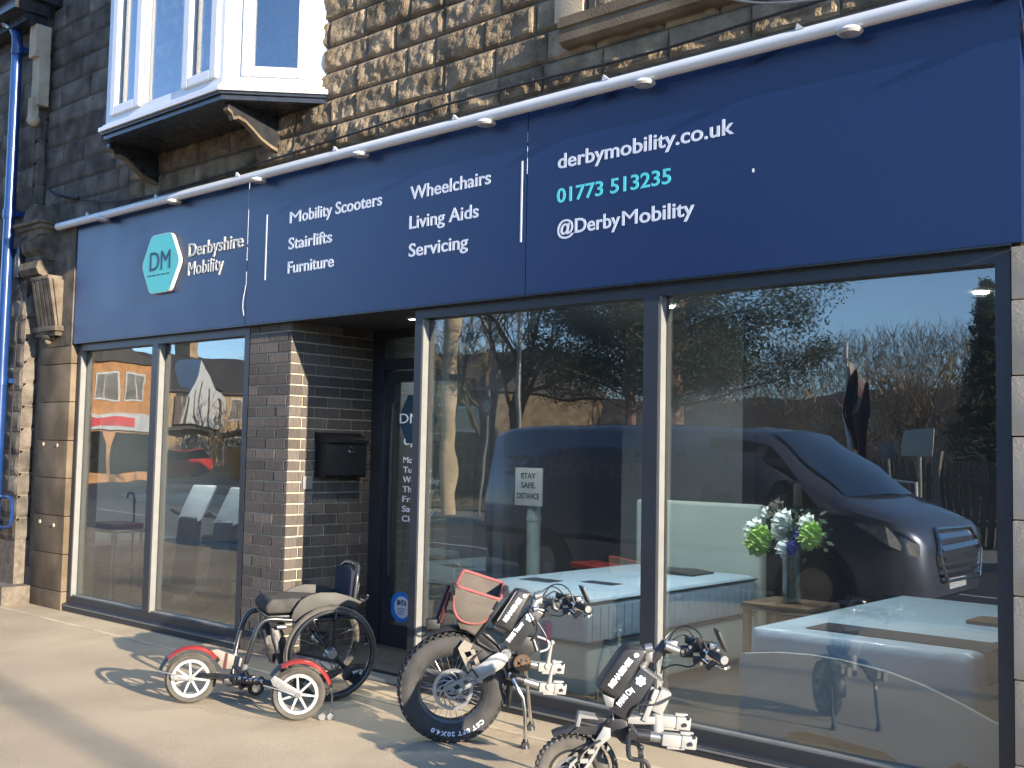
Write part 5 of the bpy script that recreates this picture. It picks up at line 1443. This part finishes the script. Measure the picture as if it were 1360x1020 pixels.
# --- trees
def leaftri(b, p, s, r):
    d = Vector((r.gauss(0, 1), r.gauss(0, 1), r.gauss(0, .7))).normalized(); e = d.orthogonal().normalized()
    q = Matrix.Rotation(r.uniform(0, 6.28), 3, d) @ e
    b._m([p-d*s, p+d*s, p+q*s*.55], [(0, 1, 2)])
def baretree(x, y, h, seed, label, spread=.42):
    r = random.Random(seed); t = thing('bare_tree', label, 'tree', (x, y, RZ), 0, 'bare winter trees across the road', local=True)
    b = B(); tw = B()
    def grow(p, d, L, rad, lv):
        n = 3; pts = [p]
        for _ in range(n):
            d = (d+Vector((r.gauss(0, .13), r.gauss(0, .13), r.gauss(.04, .08)))).normalized(); pts.append(pts[-1]+d*L/n)
        (b if lv < 3 else tw).tube(pts, [rad, rad*.6], 5 if lv < 2 else 3)
        if lv >= 5: return
        for k in range(4 if lv else 6):
            a = pts[r.randint(1, n)] if lv else pts[0].lerp(pts[-1], .35+.65*r.random())
            nd = (d+Vector((r.gauss(0, 1), r.gauss(0, 1), r.gauss(.15, .5)))*spread*1.5).normalized()
            grow(a, nd, L*(.55+.2*r.random()) if lv else h*.33, rad*.5, lv+1)
    grow(Vector((0, 0, 0)), Vector((0, 0, 1)), h*.55, h*.018, 0)
    obj('trunk', b, K['bark'], t, shift=False); obj('twigs', tw, K['twig'], t, smooth=False, shift=False)
    return t
def conifer(x, y, h, rad, seed, label, pine):
    r = random.Random(seed); t = thing('pine_tree' if pine else 'conifer', label, 'tree', (x, y, RZ), local=True)
    b = B(); b.tube([(0, 0, 0), (.1, .05, h*.5), (.05, 0, h*.97)], [h*.028, h*.006], 8, smooth=1)
    nb_ = 46 if pine else 70; ndl = B()
    for k in range(nb_):
        u = (k+.5)/nb_; z = h*(.3+.68*u) if pine else h*(.08+.9*u)
        L = rad*(1-.55*u)*(.55+.6*r.random()) if pine else rad*(1-u)**.8*(.7+.4*r.random())
        a = k*2.4+r.gauss(0, .3); d = Vector((math.cos(a), math.sin(a), .25 if pine else -.1))
        q = Vector((0, 0, z))+d*L
        b.tube([(0, 0, z), Vector((0, 0, z))+d*L*.5+Vector((0, 0, .05)), q], [.035, .01], 4)
        if pine:
            for c_ in range(5):
                cc = Vector((0, 0, z))+d*L*(.5+.18*c_)+Vector((r.gauss(0, .2), r.gauss(0, .2), r.gauss(.08, .1)))
                for i in range(300): leaftri(ndl, cc+Vector((r.gauss(0, .27), r.gauss(0, .27), r.gauss(0, .17))), .06, r)
        else:
            for i in range(320):
                v = r.random()**.7; leaftri(ndl, Vector((0, 0, z))+d*L*v+Vector((r.gauss(0, .13), r.gauss(0, .13), r.gauss(-.05, .12)))*(.5+L*.5), .07, r)
    obj('trunk', b, K['pinebark'] if pine else K['bark'], t, shift=False)
    obj('crown', ndl, K['needle'], t, smooth=False, shift=False)
conifer(-13.6, -16.2, 8.6, 3.4, 5, 'broad dark pine with pinkish trunk beyond the van', True)
conifer(-16.4, -18.5, 8.4, 3.0, 15, 'smaller dark pine behind the broad pine across the road', True)
conifer(-9.9, -26, 6.6, 1.5, 8, 'narrow dark conifer beyond the timber fence', False)
conifer(-7.4, -27, 6.0, 1.6, 9, 'squat dark conifer rightmost beyond the timber fence', False)
labs = ['tall bare tree between the beige pole and the pines', 'bare spreading tree behind the beige pole', 'bare tree near the cream house across the road', 'low bare tree behind the broad pine', 'bare tree beyond the timber fence']
for k, (x, y, h) in enumerate(((-19.4, -17, 7.2), (-23.5, -19, 7.5), (-27, -24, 8), (-16.5, -36, 6), (-12.5, -40, 6.2))): baretree(x, y, h, 20+k, labs[k])
# ivy clad evergreen by the pole
t = thing('evergreen_shrub', 'tall green shrub behind the beige pole', 'shrub', (-22.5, -14.6, RZ), local=True)
b = B(); r_ = random.Random(2)
for i in range(2600):
    z = r_.uniform(.2, 5.6); rr = .75*math.sqrt(r_.random()); a = r_.uniform(0, 6.28)
    leaftri(b, Vector((rr*math.cos(a)+.2*math.sin(z*3), rr*math.sin(a), z)), .11, r_)
obj('foliage', b, M('shrub leaves', (.06, .1, .03), .8, var=.4, vs=1.2), t, smooth=False, shift=False)
b = B(); b.tube([(0, 0, 0), (.1, 0, 2.5), (0, .1, 5)], [.09, .03], 7); obj('stem', b, K['bark'], t, shift=False)
# far wood: a mass nobody could count
b = B(); r_ = random.Random(4)
for i in range(110000):
    y = -30-60*r_.random()**1.3; x = r_.uniform(-110, 45); hh = 4.2+1.8*noise.noise(Vector((x*.09, y*.09, 0)))
    z0 = gz(x, y); p = Vector((x, y, z0+hh*r_.random()))
    d = Vector((r_.gauss(0, .5), r_.gauss(0, .5), 1)).normalized(); e = d.orthogonal().normalized()*.04
    L = r_.uniform(.4, 1.1)
    b._m([p-e, p+e, p+d*L], [(0, 1, 2)])
tag(obj('woodland', b, K['twig'], smooth=False), 'far brown leafless wood covering the hillside', 'woodland', kind='stuff')
b = B(); r_ = random.Random(6)
for i in range(9000):
    x = r_.uniform(-30, 5); y = r_.uniform(-15.6, -14.3); h_ = .06+.1*r_.random()
    d = Vector((r_.gauss(0, .04), r_.gauss(0, .04), h_)); b._m([(x-.02, y, -.14), (x+.02, y, -.14), Vector((x, y, -.14))+d], [(0, 1, 2)])
b.box(-30, 5, -15.8, -14.21, -.2, -.1)
tag(obj('verge', b, K['grass'], smooth=False), 'green grass verge behind the far pavement', 'grass', kind='stuff')
b = B(); r_ = random.Random(16)
for i in range(7000):
    x = r_.uniform(-30, -9.2); z = 2.0*r_.random()*(.8+.2*math.sin(x*2)); y = -16.4+r_.gauss(0, .3)
    p = Vector((x, y, z-.1)); d = Vector((r_.gauss(0, .7), r_.gauss(0, .5), 1)).normalized(); e = d.orthogonal().normalized()*.018
    b._m([p-e, p+e, p+d*r_.uniform(.2, .5)], [(0, 1, 2)])
tag(settle(obj('hedge', b, K['twig'], smooth=False), (-20, -16.4, -.1)), 'long bare brown hedge behind the grass verge', 'hedge')

# --- fence, railing, poles, signs across the road
t = thing('timber_fence', 'dark vertical board fence behind the far pavement', 'fence', (-4.5, -15, RZ))
b = B(); r_ = random.Random(5)
for k in range(70):
    x = -9+k*.13; b.box(x, x+.1, -15.02, -15, RZ, 1.45+r_.uniform(-.03, .03))
obj('boards', b, K['timber'], t, smooth=False)
for k in range(6):
    b = B(); x = -9+k*1.82; b.box(x-.06, x+.06, -14.98, -14.86, RZ, 1.62, bev=.01); obj('post', b, K['tanalloy'], t)
for z in (.3, 1.1):
    b = B(); b.box(-9, .1, -14.998, -14.96, z, z+.1); obj('rail', b, K['timber'], t, smooth=False)
t = thing('guard_rail', 'white tubular guard rail at the edge of the far pavement', 'railing', (-7.1, -12.4, 0))
b = B(); b.tube([(-7.7, -12.4, 0), (-7.7, -12.4, 1.1), (-6.6, -12.4, 1.12), (-6.6, -12.4, 0)], .03, 8); obj('frame', b, K['white'], t)
b = B(); b.tube([(-7.7, -12.4, .55), (-6.6, -12.4, .55)], .025, 8); obj('mid_rail', b, K['white'], t)
t = thing('utility_pole', 'beige wooden utility pole with a dark cross arm across the road', 'pole', (-17.2, -12.7, 0))
b = B(); b.cyl((-17.2, -12.7, 0), (-17.2, -12.7, 8.5), .15, .11, n=14); obj('pole', b, K['ashlarlight'], t)
b = B(); b.box(-17.6, -16.8, -12.75, -12.6, 3.0, 3.15); obj('bracket', b, K['black'], t)
t = thing('street_lamp', 'thin grey lamp post rising past the bare trees across the road', 'street lamp', (-15.1, -12.6, 0))
b = B(); b.cyl((-15.1, -12.6, 0), (-15.1, -12.6, 6), .05, .04, n=12); b.tube([(-15.1, -12.6, 5.9), (-15.1, -12.3, 6.2), (-15.1, -11.6, 6.3)], .03, 8); obj('post', b, K['greyalloy'], t)
b = B(); b.cbox((-15.1, -11.4, 6.3), (.2, .5, .1), bev=.03); obj('lamp_head', b, K['greyalloy'], t)
t = thing('street_lamp', 'slim street lamp further along the shop pavement', 'street lamp', (24, -4.5, 0))
b = B(); b.cyl((24, -5.55, 0), (24, -5.55, 9), .06, .045, n=12); obj('post', b, K['greyalloy'], t)
b = B(); b.cbox((24, -5.9, 9), (.2, .7, .12), bev=.03); obj('lamp_head', b, K['greyalloy'], t)
t = thing('road_sign', 'round red road sign on a grey post across the road', 'sign', (-16.3, -12.9, 0))
b = B(); b.cyl((-16.3, -12.92, 0), (-16.3, -12.92, 2.8), .035, n=10); obj('post', b, K['greyalloy'], t)
b = B(); b.lathe([(0, 0), (.24, 0), (.24, .015), (0, .015)], c=(-16.3, -12.88, 2.45), n=32); sf = obj('disc', b, K['maroon'], t)
b = B(); b.lathe([(0, .017), (.14, .017)], c=(-16.3, -12.88, 2.45), n=28, closed=False); obj('disc_face', b, K['greyalloy'], sf)
for x, z, w_, h_, lab, mm in ((-6.75, 1.75, .42, .42, 'yellowish square notice board on a post by the timber fence', 'txtcream'), (-7.25, 1.62, .34, .32, 'small pale notice board left of the yellowish one', 'greyalloy')):
    t = thing('notice_board', lab, 'sign', (x, -12.9, 0))
    b = B(); b.cyl((x, -12.93, 0), (x, -12.93, z), .03, n=8); obj('post', b, K['greyalloy'], t)
    b = B(); b.box(x-w_/2, x+w_/2, -12.9, -12.88, z-h_/2, z+h_/2, bev=.005); obj('board', b, K[mm], t)
t = thing('flagpole', 'white flagpole with a drooping dark red and blue flag across the road', 'flagpole', (-8.05, -13.2, 0))
b = B(); b.cyl((-8.05, -13.2, 0), (-8.05, -13.2, 3.5), .035, .025, n=10); obj('pole', b, K['white'], t)
b = B(); g = []
for i in range(9):
    g.append([b.b.verts.new((-8.02+.045*i*(1-.35*j/8)+.03*math.sin(j), -13.2+.07*math.sin(i*1.5+j*.4), 3.2-.19*j-.06*i)) for j in range(9)])
for i in range(8):
    for j in range(8): b.b.faces.new((g[i][j], g[i+1][j], g[i+1][j+1], g[i][j+1]))
fl = obj('flag', b, K['maroon'], t)
b = B(); g = []
for i in range(9):
    g.append([b.b.verts.new((-8.02+.045*i*(1-.35*j/8)+.03*math.sin(j), -13.196+.07*math.sin(i*1.5+j*.4)+.01, 3.2-.19*j-.06*i)) for j in (2, 3, 4)])
for i in range(8):
    for j in range(2): b.b.faces.new((g[i][j], g[i+1][j], g[i+1][j+1], g[i][j+1]))
obj('flag_band', b, K['navyfab'], fl)
t = thing('grit_bin', 'orange roadside bollard bin with blue mark', 'bin', (-45, -26.4, RZ))
b = B(); b.box(-45.4, -44.7, -26.9, -25.9, RZ, 1.5, bev=.15); obj('body', b, K['orangepl'], t)
b = B(); b.cyl((-44.69, -26.4, 1.0), (-44.68, -26.4, 1.0), .22, n=20); obj('mark', b, K['blue'], t)

# --- cars
def car(x, y, rz, m, lab, grp='cars parked along the street', tall=1.0):
    t = thing('parked_car', lab, 'car', (x, y, RZ), rz, grp, local=True)
    S_ = [(-2.0, .35, .6, .7), (-1.95, .25, .85, .8), (-1.7, .2, .95, .86), (-1.2, .2, .97, .88), (1.0, .2, .95, .88), (1.7, .2, .82, .85), (2.0, .28, .65, .72)]
    b = B(); rg = []
    for sx, zb, zt, hw in S_:
        rg.append([b.b.verts.new(p) for p in ((sx, -hw*.95, zb), (sx, -hw, (zb+zt)/2), (sx, -hw*.95, zt), (sx, 0, zt+.03), (sx, hw*.95, zt), (sx, hw, (zb+zt)/2), (sx, hw*.95, zb))])
    for a, c_ in zip(rg[:-1], rg[1:]):
        for k in range(7): b.b.faces.new((a[k], a[(k+1) % 7], c_[(k+1) % 7], c_[k]))
    b.b.faces.new(rg[0]); b.b.faces.new(rg[-1])
    obj('body', b, m, t, shift=False)
    b = B(); b.prism([(-1.75, .95), (-1.3, 1.42*tall), (.2, 1.45*tall), (1.1, .95)], -.72, .72, bev=.06); cb_ = obj('cabin', b, K['glassdark'], t)
    b = B(); b.prism([(-1.3, 1.43*tall), (-1.2, 1.47*tall), (.1, 1.49*tall), (.22, 1.44*tall)], -.68, .68, bev=.02); obj('roof', b, m, cb_)
    for sx in (-1.25, 1.3):
        for sy in (-.78, .78):
            b = B(); b.lathe([(0, -.1), (.3, -.1), (.32, -.06), (.32, .06), (.3, .1), (0, .1)], c=(sx, sy, .32), n=24, closed=False); obj('wheel', b, K['rubber'], t)
    return t
car(-51, -26.2, R(85), K['redpaint'], 'bright red car parked before the terraced houses')
car(-22.3, -13.2, 0, K['whitepaint'], 'white car standing beside the beige pole', tall=1.15)

# --- buildings to the left across the junction
def wallbuilding(t, x, y0, y1, z1, m, depth=8):
    b = B(); b.box(x-depth, x, y1, y0, RZ, z1); obj('wall', b, m, t, smooth=False)
def winx(t, x, yc, zc, w_, h_):
    b = B(); b.box(x, x+.05, yc-w_/2-.08, yc+w_/2+.08, zc-h_/2-.08, zc+h_/2+.08)
    f_ = obj('window', b, K['offwhite'], t, smooth=False)
    b = B(); b.box(x+.052, x+.06, yc-w_/2, yc-.03, zc-h_/2, zc+h_/2); b.box(x+.052, x+.06, yc+.03, yc+w_/2, zc-h_/2, zc+h_/2); obj('pane', b, K['glassgrey'], f_, smooth=False)
t = thing('corner_shop', 'orange brick shop with a red and white sign across the junction', 'building', (-49, -20, RZ))
wallbuilding(t, -45, -15, -22.1, 5.1, K['orangebrick'])
b = B(); b.prism([(-14.7, 5.1), (-18.5, 6.3), (-22.4, 5.1)], -53.2, -44.8, plane='YZ'); obj('roof', b, K['rooft'], t, smooth=False)
for k in range(4): winx(t, -45, -16.5-k*1.4, 4.0, .9, 1.1)
b = B(); b.box(-45, -44.8, -22, -15.2, 2.1, 2.8); sgn = obj('shop_fascia', b, K['whitepaint'], t, smooth=False)
b = B(); b.box(-44.8, -44.78, -20.6, -17.0, 2.25, 2.65); obj('red_band', b, K['redsign'], sgn, smooth=False)
for k in range(3):
    b = B(); b.box(-45, -44.95, -21.6+k*2.2, -19.8+k*2.2, .3, 2.0); obj('shop_window', b, K['glassdark'], t, smooth=False)
b = B(); b.box(-45, -44.9, -15.4, -15.2, RZ, 2.1); b.box(-45, -44.9, -22.1, -21.9, RZ, 2.1); obj('shop_pilaster', b, K['redsign'], t, smooth=False)
lb_ = ['tan terraced house with a white gable and tall pale chimney', 'tan terraced house with dark slate roof, next beyond the gabled one', 'tan terraced house with dark slate roof at the far end']
for k in range(3):
    y0 = -26.4-k*5.2; y1 = y0-5.2
    t = thing('terraced_house', lb_[k], 'house', (-59, (y0+y1)/2, RZ), group='terraced houses across the junction')
    wallbuilding(t, -55, y0, y1, 4.7, K['tanbrick'])
    b = B(); b.prism([(-63, 4.7), (-59, 7.0), (-54.6, 4.6), (-54.6, 4.7)], y1, y0); obj('roof', b, K['rooft'], t, smooth=False)
    b = B(); b.box(-59.6, -58.6, y0-.9, y0-.1, 5.8, 8.0); b.cyl((-59.1, y0-.35, 8), (-59.1, y0-.35, 8.4), .14, n=10); b.cyl((-59.1, y0-.65, 8), (-59.1, y0-.65, 8.4), .14, n=10)
    obj('chimney', b, K['whitepaint'] if k == 0 else K['tanbrick'], t, smooth=False)
    for yy in (-1.2, -3.7):
        winx(t, -55, y0+yy, 3.7, 1.0, 1.2); winx(t, -55, y0+yy, 1.3, 1.2, 1.3)
    if k == 0:
        b = B(); b.prism([(y0-2.6, 4.3), (y0-3.9, 6.4), (y0-5.2, 4.3)], -57, -54.5, plane='YZ'); b.box(-57, -54.5, y0-5.2, y0-2.6, 2.6, 4.3); gb = obj('gable', b, K['whitepaint'], t, smooth=False)
        b = B()
        for q in range(5): b.box(-54.5, -54.46, y0-2.75-q*.55, y0-2.65-q*.55, 2.6, 4.3+.8*(1-abs(q-2)/2))
        obj('timber_strip', b, K['bark'], gb, smooth=False)
    b = B(); b.box(-55, -54.1, y1+.3, y0-.3, 2.3, 2.45); b.box(-54.9, -54.3, y1+.3, y0-.3, .3, 2.3) if 0 else None; obj('porch_roof', b, K['rooft'], t, smooth=False)
t = thing('house', 'cream house behind the bare trees across the road', 'house', (-31, -26, RZ))
b = B(); b.box(-36, -26, -30, -24, RZ, 3.6); obj('wall', b, K['ashlar'], t, smooth=False)
b = B(); b.prism([(-23.7, 3.6), (-27, 5.4), (-30.3, 3.6)], -36.3, -25.7, plane='YZ'); obj('roof', b, K['rooft'], t, smooth=False)
for k in range(3):
    b = B(); b.box(-34.6+k*3.2, -33.4+k*3.2, -24, -23.96, 2.1, 3.1); f_ = obj('window', b, K['white'], t, smooth=False)
    b = B(); b.box(-34.5+k*3.2, -33.5+k*3.2, -23.958, -23.95, 2.2, 3.0); obj('pane', b, K['glassdark'], f_, smooth=False)
